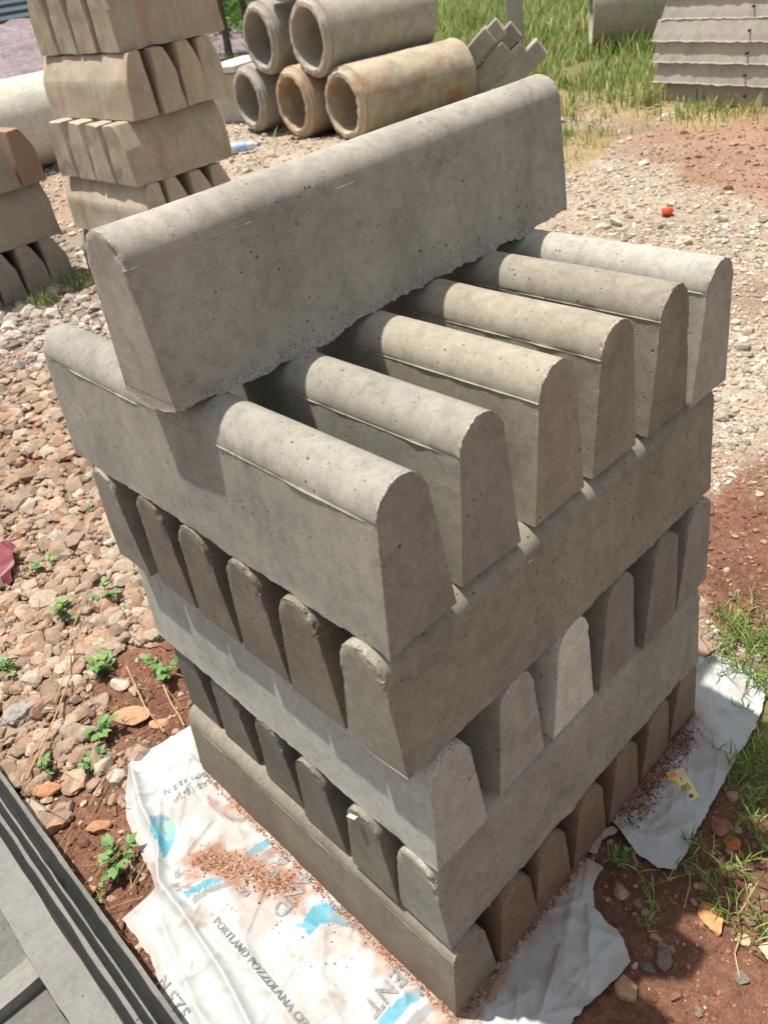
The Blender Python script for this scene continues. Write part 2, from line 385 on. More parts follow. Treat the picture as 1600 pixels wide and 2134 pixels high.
# ------------------------------------------------------------------ kerbs
def kerb_profile(W, H, crease=True):
    hc = H*.815; tx = .016; yp = W*.48
    P = []
    for t in np.linspace(0, 1, 30)[:-1]: P.append((tx*t, hc*t))
    if crease: P += [(tx-.0002, hc-.0014), (tx-.0011, hc), (tx+.0002, hc+.0014)]
    for a in np.linspace(0.06, pi/2, 16): P.append((yp-(yp-tx)*math.cos(a), hc+(H-hc)*math.sin(a)))
    xr = W-.024; zr = H-.058
    for a in np.linspace(pi/2, 0, 9)[1:]: P.append((yp+(xr-yp)*math.cos(a), zr+(H-zr)*math.sin(a)))
    for t in np.linspace(0, 1, 26)[1:]: P.append((xr+(W-xr)*t, zr*(1-t)))
    for t in np.linspace(0, 1, 12)[1:-1]: P.append((W*(1-t), 0))
    return np.array(P)
def kerb_mesh(name, L, W, H, seed, rag=1.0, chip=1.0, step=.007):
    P = kerb_profile(W, H); n = len(P)
    xs = [0, .0015, .003, .005, .008, .012, .018]
    mid = list(np.linspace(.026, L-.026, int((L-.052)/step)))
    xs = np.array(xs+mid+[L-v for v in reversed(xs)])
    # outward normals of the section
    T = np.roll(P, -1, 0)-np.roll(P, 1, 0); N2 = np.stack([-T[:, 1], T[:, 0]], -1); N2 /= np.linalg.norm(N2, axis=1)[:, None]
    m = len(xs)
    A = np.zeros((m, n, 3)); A[..., 0] = xs[:, None]; A[..., 1] = P[:, 0]; A[..., 2] = P[:, 1]
    NN = np.zeros((m, n, 3)); NN[..., 1] = N2[:, 0]; NN[..., 2] = N2[:, 1]
    caps = []
    for x, sgn in ((0, -1), (L, 1)):
        sp = np.stack([np.full(n, W*.52), np.clip(P[:, 1], .06, H-.07)], -1)
        for f in (.02, .05, .09, .15, .24, .36, .5, .66, .83, 1.0):
            q = P*(1-f)+sp*f; c = np.zeros((n, 3)); c[:, 0] = x; c[:, 1:] = q; nn = np.zeros((n, 3)); nn[:, 0] = sgn
            caps.append((c, nn))
    V = np.concatenate([A.reshape(-1, 3)]+[c for c, _ in caps]); NV = np.concatenate([NN.reshape(-1, 3)]+[b for _, b in caps])
    base = V.copy(); S = seed*3.7
    lf = (fbm(base*7+S, seed, 2)-.5)*.0026
    mf = (fbm(base*60+S, seed+1, 2)-.5)*.0004
    V += NV*(lf+mf)[:, None]
    hc_ = H*.815; rid = np.exp(-((base[:, 2]-hc_)/.0015)**2)*(base[:, 1] < W*.3)*(np.abs(NV[:, 0]) < .5)
    V += NV*(rid*(fbm(np.stack([base[:, 0]*22+S, base[:, 0]*0, base[:, 0]*0], -1), seed+30, 3)-.56)*.0042)[:, None]
    # broken arrises
    ex = np.minimum(base[:, 0], L-base[:, 0])
    iscap = np.abs(NV[:, 0]) > .5
    rd = np.zeros(len(V))
    nring = m*n; rr = np.concatenate([np.full(nring, 0.0)]+[np.full(n, f) for _ in (0, 1) for f in (.02, .05, .09, .15, .24, .36, .5, .66, .83, 1.0)])
    edge = np.where(iscap, rr*W*.5, ex)
    topz = np.clip((base[:, 2]-H*.45)/(H*.4), 0, 1)
    near = np.clip(1-edge/.013, 0, 1)
    nz = fbm(base*70+S, seed+5, 2)
    big = np.clip(fbm(base*17+S, seed+9, 2)*2-.75, 0, 1)
    depth = near*(.03+.97*topz)*np.clip(nz-.34, 0, 1)*.008*chip*(.35+big*1.3)
    dirv = np.stack([np.where(base[:, 0] < L/2, 1.0, -1.0), (W*.55-base[:, 1])*6, (H*.5-base[:, 2])*5], -1)
    dirv /= np.linalg.norm(dirv, axis=1)[:, None]
    V += dirv*depth[:, None]
    V += (np.stack([vnoise(base*230+S, seed+q) for q in (31, 32, 33)], -1)-.5)*(near*topz*.0022*chip)[:, None]
    V[:, 0] += np.where(base[:, 0] < L/2, -1, 1)*near*(.3+.7*topz)*(fbm(base*55+S, seed+3, 2)-.5)*.0016*chip
    # ragged bottom lip left by the open face of the mould
    lip = np.clip(1-base[:, 2]/.012, 0, 1)
    ln = fbm(base*np.array([34, 34, 0])+S, seed+13, 3)-.5
    l2 = fbm(base*np.array([90, 90, 200])+S, seed+14, 2)-.5
    l3 = fbm(base*np.array([13, 13, 0])+S, seed+15, 2)-.42
    out = np.stack([np.zeros(len(V)), np.where(base[:, 1] < W*.5, -1.0, 1.0), np.zeros(len(V))], -1)
    V += out*(lip*(ln*.003+l2*.0025+np.clip(l3, 0, 1)*.003)*rag)[:, None]
    V[:, 2] -= lip*np.clip(ln*.0022+l2*.0028+np.clip(l3-.06, 0, 1)*.016-.0004, -.0010, .007)*rag
    F = []
    I = np.arange(m*n).reshape(m, n); In = np.roll(I, -1, 1)
    F.append(np.stack([I[:-1], I[1:], In[1:], In[:-1]], -1).reshape(-1, 4))
    o = m*n
    for ci, (ring, flip) in enumerate(((I[0], False), (I[-1], True))):
        prev = ring
        for k in range(10):
            cur = np.arange(o, o+n); o += n
            a, b, c2, d = prev, np.roll(prev, -1), np.roll(cur, -1), cur
            F.append(np.stack([a, b, c2, d] if not flip else [d, c2, b, a], -1)); prev = cur
    F = np.concatenate(F)[:, ::-1]
    gr = fbm(base*80+S, seed+21, 2)
    crust = np.clip(np.clip(1-edge/.013, 0, 1)*topz*2.0-(1.0-gr)-.35*(fbm(base*9+S, seed+40, 2) < .48), 0, 1)
    if rag > 1.5: crust = np.maximum(crust, np.clip(np.clip(1-base[:, 2]/.022, 0, 1)*2.6-(1.1-gr), 0, 1))
    crust[iscap & (rr > .2)] = 0
    me = np_mesh(name, V, F, smooth=True, sharp=32, col=np.repeat(crust[:, None], 3, 1))
    return me

ZL = [0.0, .240, .487, .752, .997, 1.254]
KW = .133; KL = .914
GREY = (.290, .280, .246); WARM = (.285, .268, .226); DARK = (.235, .218, .190); PALE = (.40, .395, .375); BROWN = (.225, .165, .115)
def kerb(lay, org, rz, col, label, seed, group, rag=1.0, chip=1.0, W=KW, L=KL, mat=None, H=None, tilt=(0,0), step=.007):
    H = H or ZL[lay+1]-ZL[lay]-.0015
    me = kerb_mesh('kerb_stone', L, W, H, seed, rag, chip, step)
    o = link('kerb_stone', me, mat or M_KERB, loc=org, rot=(tilt[0], tilt[1], rz))
    o.color = (col[0]*1.02, col[1], col[2]*.965, 1); tag(o, label, 'kerb stone', group); return o
GRP = 'concrete kerb stones in the main pile'
ordn = ['nearest', 'second nearest', 'third', 'fourth', 'fifth', 'farthest']
# course 5 (top full course) and 3, 1 : run away to the left, ends on the right-hand face
c5 = [(.006,.014),(.172,.027),(.338,.028),(.500,.027),(.655,.020),(.790,.010)]
cc5 = [(.285,.28,.252), (.275,.265,.235), (.315,.295,.245), (.30,.28,.232), (.265,.248,.21), (.37,.365,.335)]
d5 = ['nearest kerb of the top full course, its long side forming the left face',
      'kerb right behind the nearest one in the top full course, chipped shoulder',
      'third kerb from the near side in the top full course, crumbled notch on shoulder',
      'fourth kerb from the near side in the top full course, jagged end edge',
      'fifth kerb from the near side in the top full course, scabbed rounded back',
      'farthest kerb of the top full course, lighter and bluish grey, beside the bright gravel']
for k, ((s, e), c) in enumerate(zip(c5, cc5)):
    kerb(4, (s, e+KL, ZL[4]), -pi/2+R_(random.uniform(-.4,.4)), c, d5[k], 100+k, GRP, .8, 1.3, step=.006)
c3 = [(.011,-.006),(.186,.004),(.357,.004),(.503,.001),(.660,-.007),(.800,-.005)]
cc3 = [(.42,.415,.385), (.38,.37,.33), (.60,.60,.56), (.265,.25,.215), (.225,.21,.18), (.30,.29,.26)]
d3 = ['pale kerb at the near corner of the third course up',
      'light grey kerb end in the third course up, between the corner and the whitest end',
      'whitest kerb end in the pile, third along the third course up on the right-hand face',
      'darker kerb end just behind the whitest one, third course up',
      'dark brown-grey kerb end, next to last in the third course up',
      'farthest kerb end of the third course up, its rough dark shoulder against the gravel']
for k, ((s, e), c) in enumerate(zip(c3, cc3)):
    kerb(2, (s, e+KL, ZL[2]), -pi/2+R_(random.uniform(-.4,.4)), c, d3[k], 120+k, GRP, .8, 1.2)
c1 = [(-.028,-.027),(.108,-.025),(.242,-.022),(.384,-.021),(.522,-.021),(.668,-.017),(.818,-.011)]
d1 = ['bottom course kerb forming the lowest near corner of the pile, resting on the printed sack',
      'second brown dusty kerb end of the bottom course, beside the near corner',
      'third dusty brown kerb end of the bottom course, beside the torn front sack',
      'fourth brown kerb end of the bottom course, above the bare red earth between the sacks',
      'fifth brown kerb end of the bottom course, at the start of the far white sack',
      'sixth kerb end of the bottom course, red dirt heaped at its foot',
      'farthest kerb end of the bottom course, by the bright end of the white sack']
cc1 = [(.235,.215,.18), BROWN, BROWN, (.235,.17,.118), (.235,.172,.12), (.24,.18,.13), (.25,.195,.15)]
for k, ((s, e), c) in enumerate(zip(c1, cc1)):
    kerb(0, (s, e+KL+(-.005 if k else .0), ZL[0]), -pi/2+R_(random.uniform(-.4,.4)), c, d1[k], 140+k, GRP, .5, .7, mat=M_KERB_DUST)
# courses 4 and 2 : run away to the right, ends on the left-hand face
c4 = [(.004,-.011),(.150,-.006),(.294,-.003),(.446,.001),(.596,.004),(.762,-.002)]
d4 = ['near kerb of the fourth course up, broad side with faint round damp spots',
      'second kerb end from the corner, left face, fourth course up',
      'third kerb end from the corner, left face, fourth course up, flaky lip',
      'fourth kerb end from the corner, left face, fourth course up, dark shoulder',
      'fifth kerb end from the corner, left face, fourth course up',
      'last kerb end at far left of the fourth course, standing against the gravel']
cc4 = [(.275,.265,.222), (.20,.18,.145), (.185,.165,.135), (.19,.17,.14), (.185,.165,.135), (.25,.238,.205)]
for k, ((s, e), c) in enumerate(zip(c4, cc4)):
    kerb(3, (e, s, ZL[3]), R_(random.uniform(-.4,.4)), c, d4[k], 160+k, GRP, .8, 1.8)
c2 = [(-.016,-.003),(.115,-.007),(.275,-.001),(.422,.007),(.598,.014),(.760,.017)]
d2 = ['near kerb of the second course up, pale side meeting the sharp lower corner',
      'kerb end with a paper scrap on its shoulder, left face',
      'third kerb end from the corner, left face, second course up',
      'fourth kerb end from the corner, left face, second course up',
      'fifth kerb end from the corner, left face, second course up',
      'last kerb end at far left of the second course up, beside the leafy weeds']
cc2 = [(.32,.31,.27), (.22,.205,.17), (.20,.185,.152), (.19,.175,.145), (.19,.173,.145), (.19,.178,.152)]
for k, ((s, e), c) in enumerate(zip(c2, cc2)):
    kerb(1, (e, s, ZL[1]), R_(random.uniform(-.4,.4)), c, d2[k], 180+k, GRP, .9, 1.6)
kerb(5, (-.003, .391, ZL[5]+.001), R_(1.1), (.335,.322,.292), 'single kerb lying crosswise on top of the whole pile, ragged lower edge', 200, GRP, 1.9, .9, H=.252, step=.004, L=.982, W=.138)

# soil crumbs
def crumbs():
    n = 26000; r = np.sqrt(RNG.uniform(.5, 2.6**2, n)); a = R_(2)+RNG.uniform(0, 1, n)*R_(104)
    x = -.44+r*np.cos(a); y = -.56+r*np.sin(a); W = region(x, y)
    keep = RNG.uniform(0, 1, n) < (W[:, 2]+.5*W[:, 3]+.25*W[:, 7]+.35*W[:, 0])
    keep &= ~((x > -.02) & (x < .93) & (y > -.03) & (y < .9)) & ~in_poly(x, y, SACK_L) & ~in_poly(x, y, SACK_R) & ~in_poly(x, y, SACK_F)
    x, y = x[keep], y[keep]; n = len(x); rad = np.clip(.0028*np.exp(RNG.normal(0, .5, n)), .0012, .011)
    P = np.array([srgb(128,88,68), srgb(114,76,60), srgb(140,98,78), srgb(104,70,55), srgb(154,118,98)])
    cols = P[RNG.integers(0, 5, n)]*RNG.uniform(.8, 1.15, (n, 1))
    scatter('soil_crumbs', np.stack([x, y, ground_z(x, y)+rad*.2], -1), rad, cols, 1, M_STONE, 'red earth crumbs and clods around the foot of the pile')
crumbs()

# ------------------------------------------------------------------ sacks
def folds(lines, X, Y):
    z = np.zeros(X.shape)
    for (pts, h, wd) in lines: z = np.maximum(z, h*np.exp(-(seg_dist(X, Y, pts)/wd)**1.3))
    return z
def creases(X, Y, seed, n, x0, x1, y0, y1, h=.004):
    rg = np.random.default_rng(seed); z = np.zeros(X.shape)
    for _ in range(n):
        ax, ay = rg.uniform(x0, x1), rg.uniform(y0, y1); an = rg.uniform(0, pi); ln = rg.uniform(.05, .22)
        d = seg_dist(X, Y, [(ax, ay), (ax+ln*math.cos(an), ay+ln*math.sin(an))])
        z = np.maximum(z, h*rg.uniform(.4, 1)*np.exp(-d/rg.uniform(.004, .012)))
    return z
LF = [([(-.156,1.045),(-.205,.906),(-.227,.786),(-.285,.69),(-.290,.54),(-.303,.387),(-.335,.20),(-.36,.0)], .022, .012),
      ([(-.205,.906),(-.13,.86),(-.08,.87)], .010, .010), ([(-.15,1.0),(-.02,.93)], .008, .009),
      ([(-.29,.56),(-.25,.40),(-.255,.25),(-.27,.05)], .012, .014), ([(-.33,.62),(-.36,.48),(-.40,.30),(-.43,.1)], .010, .013),
      ([(-.10,.30),(-.16,.24),(-.20,.13)], .007, .015)]
def zsack(x, y, which='L'):
    x = np.asarray(x, float); y = np.asarray(y, float); P = np.stack([x, y], -1)
    z = .007+(fbm(P*14, 71, 3)-.45)*.012+(fbm(P*60, 72, 2)-.5)*.0025
    if which == 'L':
        z = z+folds(LF, x, y)+creases(x, y, 5, 70, -.4, .0, -.1, 1.0, .009)
    elif which == 'R':
        z = z+folds([([(.53,-.06),(.56,-.13),(.66,-.175)], .012, .018), ([(.80,-.02),(.86,-.16)], .006, .02), ([(1.11,.06),(1.0,-.05),(.98,-.15)], .010, .012), ([(1.11,.05),(1.13,-.08)], .008, .012), ([(.55,-.10),(.70,-.12)], .005, .012)], x, y)+creases(x, y, 6, 60, .5, 1.2, -.2, .06, .008)
    else:
        z = z+folds([([(.33,-.11),(.25,-.15),(.22,-.21)], .006, .012), ([(.40,-.03),(.20,-.12),(.02,-.16)], .008, .014), ([(.31,-.18),(.1,-.14)], .004, .01)], x, y)+creases(x, y, 7, 50, -.1, .4, -.23, 0, .008)
    inside = (x > -.02) & (x < .95) & (y > -.02)
    z = np.where(inside, np.minimum(z, .004), z)
    return np.maximum(z, .003)
BLUE = srgb(84, 148, 168); GRY = srgb(132, 134, 138); TEAL = srgb(124, 190, 178); DIRT = srgb(146, 108, 86)
PRN = [([(-0.206,0.86),(-0.179,0.85),(-0.172,0.83),(-0.175,0.80),(-0.181,0.783),(-0.206,0.751),(-0.236,0.737),(-0.247,0.728),(-0.236,0.765),(-.228,.80),(-0.231,0.82),(-.215,.835)], BLUE),
       ([(-.19,.83),(-.172,.815),(-.178,.785),(-.20,.76),(-.212,.775),(-.205,.80)], TEAL),
       ([(-0.036,0.580),(-0.036,0.562),(-0.083,0.566),(-0.113,0.556),(-0.129,0.579),(-0.096,0.593),(-0.068,0.592)], BLUE),
       ([(-0.036,0.552),(-0.036,0.533),(-0.075,0.535),(-0.101,0.526),(-0.114,0.550),(-0.079,0.560)], GRY),
       ([(-0.258,0.625),(-0.258,0.607),(-0.206,0.590),(-0.170,0.571),(-0.180,0.593),(-0.206,0.612)], BLUE),
       ([(-0.257,0.600),(-0.257,0.583),(-0.216,0.572),(-0.160,0.546),(-0.170,0.569),(-0.214,0.592)], GRY),
       ([(-0.135,0.368),(-0.112,0.352),(-0.098,0.362),(-0.070,0.366),(-0.048,0.352),(-0.030,0.31),(-0.030,0.215),(-0.044,0.252),(-0.068,0.302),(-0.088,0.322),(-.10,.318),(-0.127,0.318),(-0.118,0.338)], BLUE),
       ([(-0.150,0.086),(-0.107,0.088),(-0.071,0.081),(-0.030,0.064),(-0.030,0.044),(-0.077,0.058),(-0.150,0.062)], BLUE),
       ([(-0.150,0.045),(-0.094,0.042),(-0.060,0.038),(-0.026,0.028),(-0.026,0.008),(-0.064,0.018),(-0.150,0.025)], GRY)]
def barcode(x, y, c):
    u = (x+.235)*.78+(y-.655)*.62; v = -(x+.235)*.62+(y-.655)*.78
    m = (np.abs(u) < .034) & (np.abs(v) < .026) & (np.mod(u*165+np.sin(u*400)*.4, 1) < .45); c[m] = srgb(132,132,136)
    u = (x+.128)*.6+(y-.652)*.8; v = -(x+.128)*.8+(y-.652)*.6
    m = (np.abs(u) < .032) & (np.abs(v) < .010); c[m] = srgb(164,158,152)
    return c
M_SACK = vcol('woven_sack', .55, .45, 300, .05, .001, .3)
def make_sack(name, poly, which, label, hole=None):
    P = np.array(poly); st = .0042
    xs = np.arange(P[:,0].min()-st, P[:,0].max()+st, st); ys = np.arange(P[:,1].min()-st, P[:,1].max()+st, st)
    X, Y = np.meshgrid(xs, ys, indexing='ij')
    rag = (fbm(np.stack([X, Y], -1)*70, 81, 2)-.5)*.010+(fbm(np.stack([X, Y], -1)*14, 82, 2)-.5)*.010
    rag = rag*.6
    sd = seg_dist(X, Y, poly, True)*np.where(in_poly(X, Y, poly), 1, -1)+rag
    ins = sd > 0
    I = np.arange(X.size).reshape(X.shape)
    qi = ins[:-1,:-1] & ins[1:,:-1] & ins[1:,1:] & ins[:-1,1:]
    Fq = np.stack([I[:-1,:-1], I[1:,:-1], I[1:,1:], I[:-1,1:]], -1)[qi]
    gX, gY = np.gradient(sd, st); gl = np.hypot(gX, gY)+1e-6
    cnt = np.zeros(X.size); np.add.at(cnt, Fq.ravel(), 1); bd = (cnt > 0) & (cnt < 4)
    mv = np.where(bd, np.clip(sd.ravel(), 0, st*1.2), 0)
    Xm = X.ravel()-mv*(gX/gl).ravel(); Ym = Y.ravel()-mv*(gY/gl).ravel()
    used = np.unique(Fq); remap = np.full(X.size, -1); remap[used] = np.arange(len(used)); Fq = remap[Fq]
    x = Xm[used]; y = Ym[used]; z = zsack(x, y, which)
    # weave relief
    z = z+.0003*np.sin(x*2*pi/.009)*np.sin(y*2*pi/.009)
    c = np.tile(srgb(174, 178, 179), (len(x), 1))*(.93+.12*fbm(np.stack([x, y], -1)*25, 91, 3))[:, None]
    PP = np.stack([x, y], -1)
    if which == 'L':
        for pl, col in PRN:
            d = in_poly(x+(vnoise(PP*90, 3)-.5)*.004, y+(vnoise(PP*90, 4)-.5)*.004, pl); c[d] = col
        rr = np.hypot((x+.020)/.062, (y-.752)/.098); m = (rr < 1) & (rr > .84) & (y < .80); c[m] = GRY
        rr = np.hypot((x+.035)/.03, (y-.775)/.03); m = (rr < 1) & (rr > .72) & (y > .74); c[m] = srgb(176,178,182)
        c = barcode(x, y, c)
        hem = in_poly(x, y, [(0.045,1.05),(-0.155,1.08),(-0.160,1.018),(0.02,0.977)]); c[hem] = srgb(226, 227, 226)
        dpat = seg_dist(x, y, [(-.185,.665),(-.145,.60),(-.105,.50),(-.075,.43)])
        dirt = np.clip(1.6-dpat/.036+ (fbm(PP*30, 5, 3)-.5)*2.2, 0, 1)
        dirt = np.maximum(dirt, np.clip(1.0-(-x)/.07+(fbm(PP*26, 6, 3)-.5)*2.4, 0, 1)*.9*(y < .85))
        dirt = np.maximum(dirt, np.clip((fbm(PP*11, 8, 4)-.62)*4, 0, .30)*(x > -.30))
        dirt = np.maximum(dirt, np.clip(1-np.abs(sd.ravel()[used])/.02, 0, .3))
    elif which == 'R':
        dirt = np.clip(1.1-(-.004-y)/.045+(fbm(PP*16, 9, 3)-.5)*2.4, 0, 1)*np.clip((1.0-x)/.08, 0, 1)
        dirt = np.maximum(dirt, np.clip((fbm(PP*13, 10, 4)-.60)*3, 0, .3))
    else:
        dirt = np.clip(1.0-(-.03-y)/.05+(fbm(PP*22, 11, 3)-.5)*1.6, 0, 1)*.8
        dirt = np.maximum(dirt, np.clip((fbm(PP*13, 12, 4)-.60)*3, 0, .3))
    sp = vnoise(PP*170, 14) > .86; dirt = np.maximum(dirt, sp*.45*np.clip(dirt*3+.25, 0, 1))
    c = c*(1-dirt[:, None])+np.array(DIRT)*dirt[:, None]
    root = empty(name, (float(P[:,0].mean()), float(P[:,1].mean()), 0)); off = np.array([P[:,0].mean(), P[:,1].mean(), 0])
    link('sack_cloth', np_mesh('sack_cloth', np.stack([x, y, z], -1)-off, Fq, col=c), M_SACK, root)
    tag(root, label, 'sack'); return root, off
def gz_under(poly): pass
SL, OFFL = make_sack('cement_sack', SACK_L, 'L', 'flattened white cement sack with grey and blue print under the left foot of the pile')
SR, OFFR = make_sack('cement_sack', SACK_R, 'R', 'plain white sack flap right of the pile carrying the yellow wrapper')
SF, OFFF = make_sack('cement_sack', SACK_F, 'F', 'torn blank white sack end below the near right foot of the pile')
SB, OFFB = make_sack('cement_sack', SACK_B, 'B', 'small white sack corner poking out behind the far right foot of the pile')
ST, OFFT = make_sack('sack_strap', [(.435,-.028),(.484,-.014),(.53,-.033),(.53,-.052),(.48,-.036),(.441,-.045)], 'S', 'narrow torn sack strip bridging the two right-hand sacks')

def print_text(body, start, d, size, root, off, which='L', mat=None, squash=1.0):
    cu = bpy.data.curves.new('printed_text', 'FONT'); cu.body = body; cu.size = size; cu.offset = size*.02; cu.resolution_u = 3
    cu.space_character = 1.05
    ob = bpy.data.objects.new('t', cu); COL.objects.link(ob)
    dg = bpy.context.evaluated_depsgraph_get(); me = bpy.data.meshes.new_from_object(ob.evaluated_get(dg))
    bpy.data.objects.remove(ob)
    bm = bmesh.new(); bm.from_mesh(me)
    bmesh.ops.triangulate(bm, faces=bm.faces[:])
    for _ in range(5):
        ed = [e for e in bm.edges if e.calc_length() > .009]
        if not ed: break
        bmesh.ops.subdivide_edges(bm, edges=ed, cuts=1); bmesh.ops.triangulate(bm, faces=bm.faces[:])
    d = np.array(d, float); d /= np.linalg.norm(d); up = np.array([-d[1], d[0]])
    co = np.array([v.co[:] for v in bm.verts]); 
    wx = start[0]+co[:,0]*d[0]*squash+co[:,1]*up[0]; wy = start[1]+co[:,0]*d[1]*squash+co[:,1]*up[1]
    wz = zsack(wx, wy, which)+.0022
    for v, a, b, c in zip(bm.verts, wx, wy, wz): v.co = (a-off[0], b-off[1], c-off[2])
    bm.to_mesh(me); bm.free(); me.name = 'printed_text'; me.materials.clear()
    o = link('printed_text', me, mat or M_INK, root); return o
print_text('PORTLAND POZZOLANA CEMENT', (-.252, .512), (.0, -1), .0235, SL, OFFL)
print_text('EAS 18-1', (-.030, .842), (-.95, .22), .024, SL, OFFL)
print_text('CEM II B(P) 32.5 N', (.045, .842), (-.91, .36), .024, SL, OFFL)
print_text('RAT', (-.012, .530), (-1, -.10), .046, SL, OFFL)
print_text('S', (-.150, .535), (-1, -.1), .046, SL, OFFL)
print_text('AND', (-.034, .452), (-1, -.22), .052, SL, OFFL)
print_text('ENT', (-.040, .128), (-1, .02), .052, SL, OFFL)
print_text('32.5 N', (-.392, .39), (.02, 1), .038, SL, OFFL)

# earth heaped on the sacks and at the foot of the bottom course
def dirt_pile(name, pts, n, spread, rmax, label, zb=.006, which='L', pal=None):
    n = int(n); k = RNG.integers(0, len(pts)-1, n); t = RNG.uniform(0, 1, n)
    P = np.array(pts); c = P[k]*(1-t[:, None])+P[k+1]*t[:, None]
    o = RNG.normal(0, 1, (n, 2))*spread; x = c[:, 0]+o[:, 0]; y = c[:, 1]+o[:, 1]
    x, y = x, y; h = np.exp(-((o/spread)**2).sum(1)/2)
    rad = np.clip(.0014*np.exp(RNG.normal(0, .6, n)), .0007, rmax)
    z = zsack(x, y, which)+rad*.2+RNG.uniform(0, 1, n)*h*.003
    pal = np.array(pal or [srgb(158,118,96), srgb(140,98,76), srgb(178,144,120), srgb(124,84,66), srgb(196,172,150)])
    ins = (x > -.012) & (x < .95) & (y > -.015)
    x, y, z, rad = x[~ins], y[~ins], z[~ins], rad[~ins]; n = len(x)
    scatter(name, np.stack([x, y, z], -1), rad, pal[RNG.integers(0, len(pal), n)]*RNG.uniform(.85, 1.1, (n, 1)), 1, M_STONE, label, cat='soil')
dirt_pile('spilled_soil', [(-.185,.665),(-.145,.60),(-.105,.50),(-.075,.43)], 1500, .018, .0035, 'heap of reddish brown soil spilled on the printed sack')
dirt_pile('soil_line', [(-.032,.86),(-.038,.5),(-.036,.2),(-.03,-.03)], 1500, .006, .003, 'line of red soil along the left foot of the pile')
dirt_pile('soil_line', [(-.02,-.038),(.2,-.034),(.42,-.034)], 900, .004, .004, 'thin soil line along the near right foot of the pile', which='F')
dirt_pile('heaped_soil', [(.56,-.03),(.64,-.04),(.72,-.03),(.80,-.028),(.88,-.03)], 5200, .019, .0045, 'dark red soil heaped between pile and right-hand sack', which='R', pal=[srgb(128,94,82), srgb(112,78,68), srgb(146,114,100), srgb(164,134,120), srgb(104,70,60)])
dirt_pile('scattered_grit', [(-.25,.62),(-.10,.40),(-.08,.30),(-.12,.2)], 110, .05, .0022, 'brown grit strewn over the printed sack')

# ------------------------------------------------------------------ things on the sacks
def flat_piece(name, poly, z, mat, label, cat, thick=.0012, curl=.004, seed=0, parts=()):
    P = np.array(poly); c = P.mean(0); n = 8
    bm = bmesh.new(); vs = [bm.verts.new((p[0]-c[0], p[1]-c[1], 0)) for p in poly]; bm.faces.new(vs)
    bmesh.ops.subdivide_edges(bm, edges=bm.edges[:], cuts=5, use_grid_fill=True); bmesh.ops.triangulate(bm, faces=bm.faces[:])
    for v in bm.verts: v.co.z = curl*math.sin(v.co.x*60+seed)*math.cos(v.co.y*45+seed)+curl*.5
    r = bmesh.ops.solidify(bm, geom=bm.faces[:], thickness=thick)
    me = bpy.data.meshes.new(name); bm.to_mesh(me); bm.free()
    return me, c
M_YEL = plain('wrapper_film', srgb(226,214,140), .35, .5, .15, 200)
wr = empty('wrapper', (.725,-.104,.0115)); tag(wr, 'yellow and pink printed plastic wrapper lying on the right-hand sack', 'wrapper')
me, c0 = flat_piece('film', [(.731,-.056),(.770,-.079),(.721,-.149),(.681,-.131)], 0, M_YEL, '', '', curl=.0015)
link('film', me, M_YEL, wr, (c0[0]-.725, c0[1]+.104, 0))
def wr_patch(u0, u1, v0, v1, col, nm='printed_patch', lab=None):
    A = np.array((.731,-.056)); U = np.array((.770,-.079))-A; Vv = np.array((.681,-.131))-A
    q = [A+U*u+Vv*v for u, v in ((u0,v0),(u1,v0),(u1,v1),(u0,v1))]
    me, c = flat_piece(nm, [tuple(p) for p in q], 0, None, '', '', thick=.0004, curl=.0004)
    o = link(nm, me, plain(nm+'_ink', col, .4, .4, .1), wr, (c[0]-.725, c[1]+.104, .0024)); 
    if lab: o['label'] = lab
wr_patch(.05, .5, .04, .2, srgb(226,140,90), lab='orange print'); wr_patch(.5, .95, .1, .42, srgb(222,176,206), lab='pink print')
wr_patch(.1, .4, .24, .38, srgb(216,214,40), lab='bright yellow spot'); wr_patch(.3, .8, .5, .66, srgb(150,140,80), lab='dark lettering block')
wr_patch(.42, .7, .80, .9, srgb(90,84,70), lab='small dark star mark'); wr_patch(.55, .9, .26, .34, srgb(110,96,130), lab='violet lettering')
M_PAPER = plain('paper', srgb(214,212,204), .8, .2, .08)
me, c0 = flat_piece('paper_scrap', [(0,0),(.011,-.006),(.017,-.026),(.006,-.020)], 0, M_PAPER, '', '', curl=.001)
o = link('paper_scrap', me, M_PAPER, None, (-.012, .192, .470), (R_(0), R_(-60), R_(0))); tag(o, 'torn white paper scrap wedged on a kerb shoulder on the left face', 'paper')

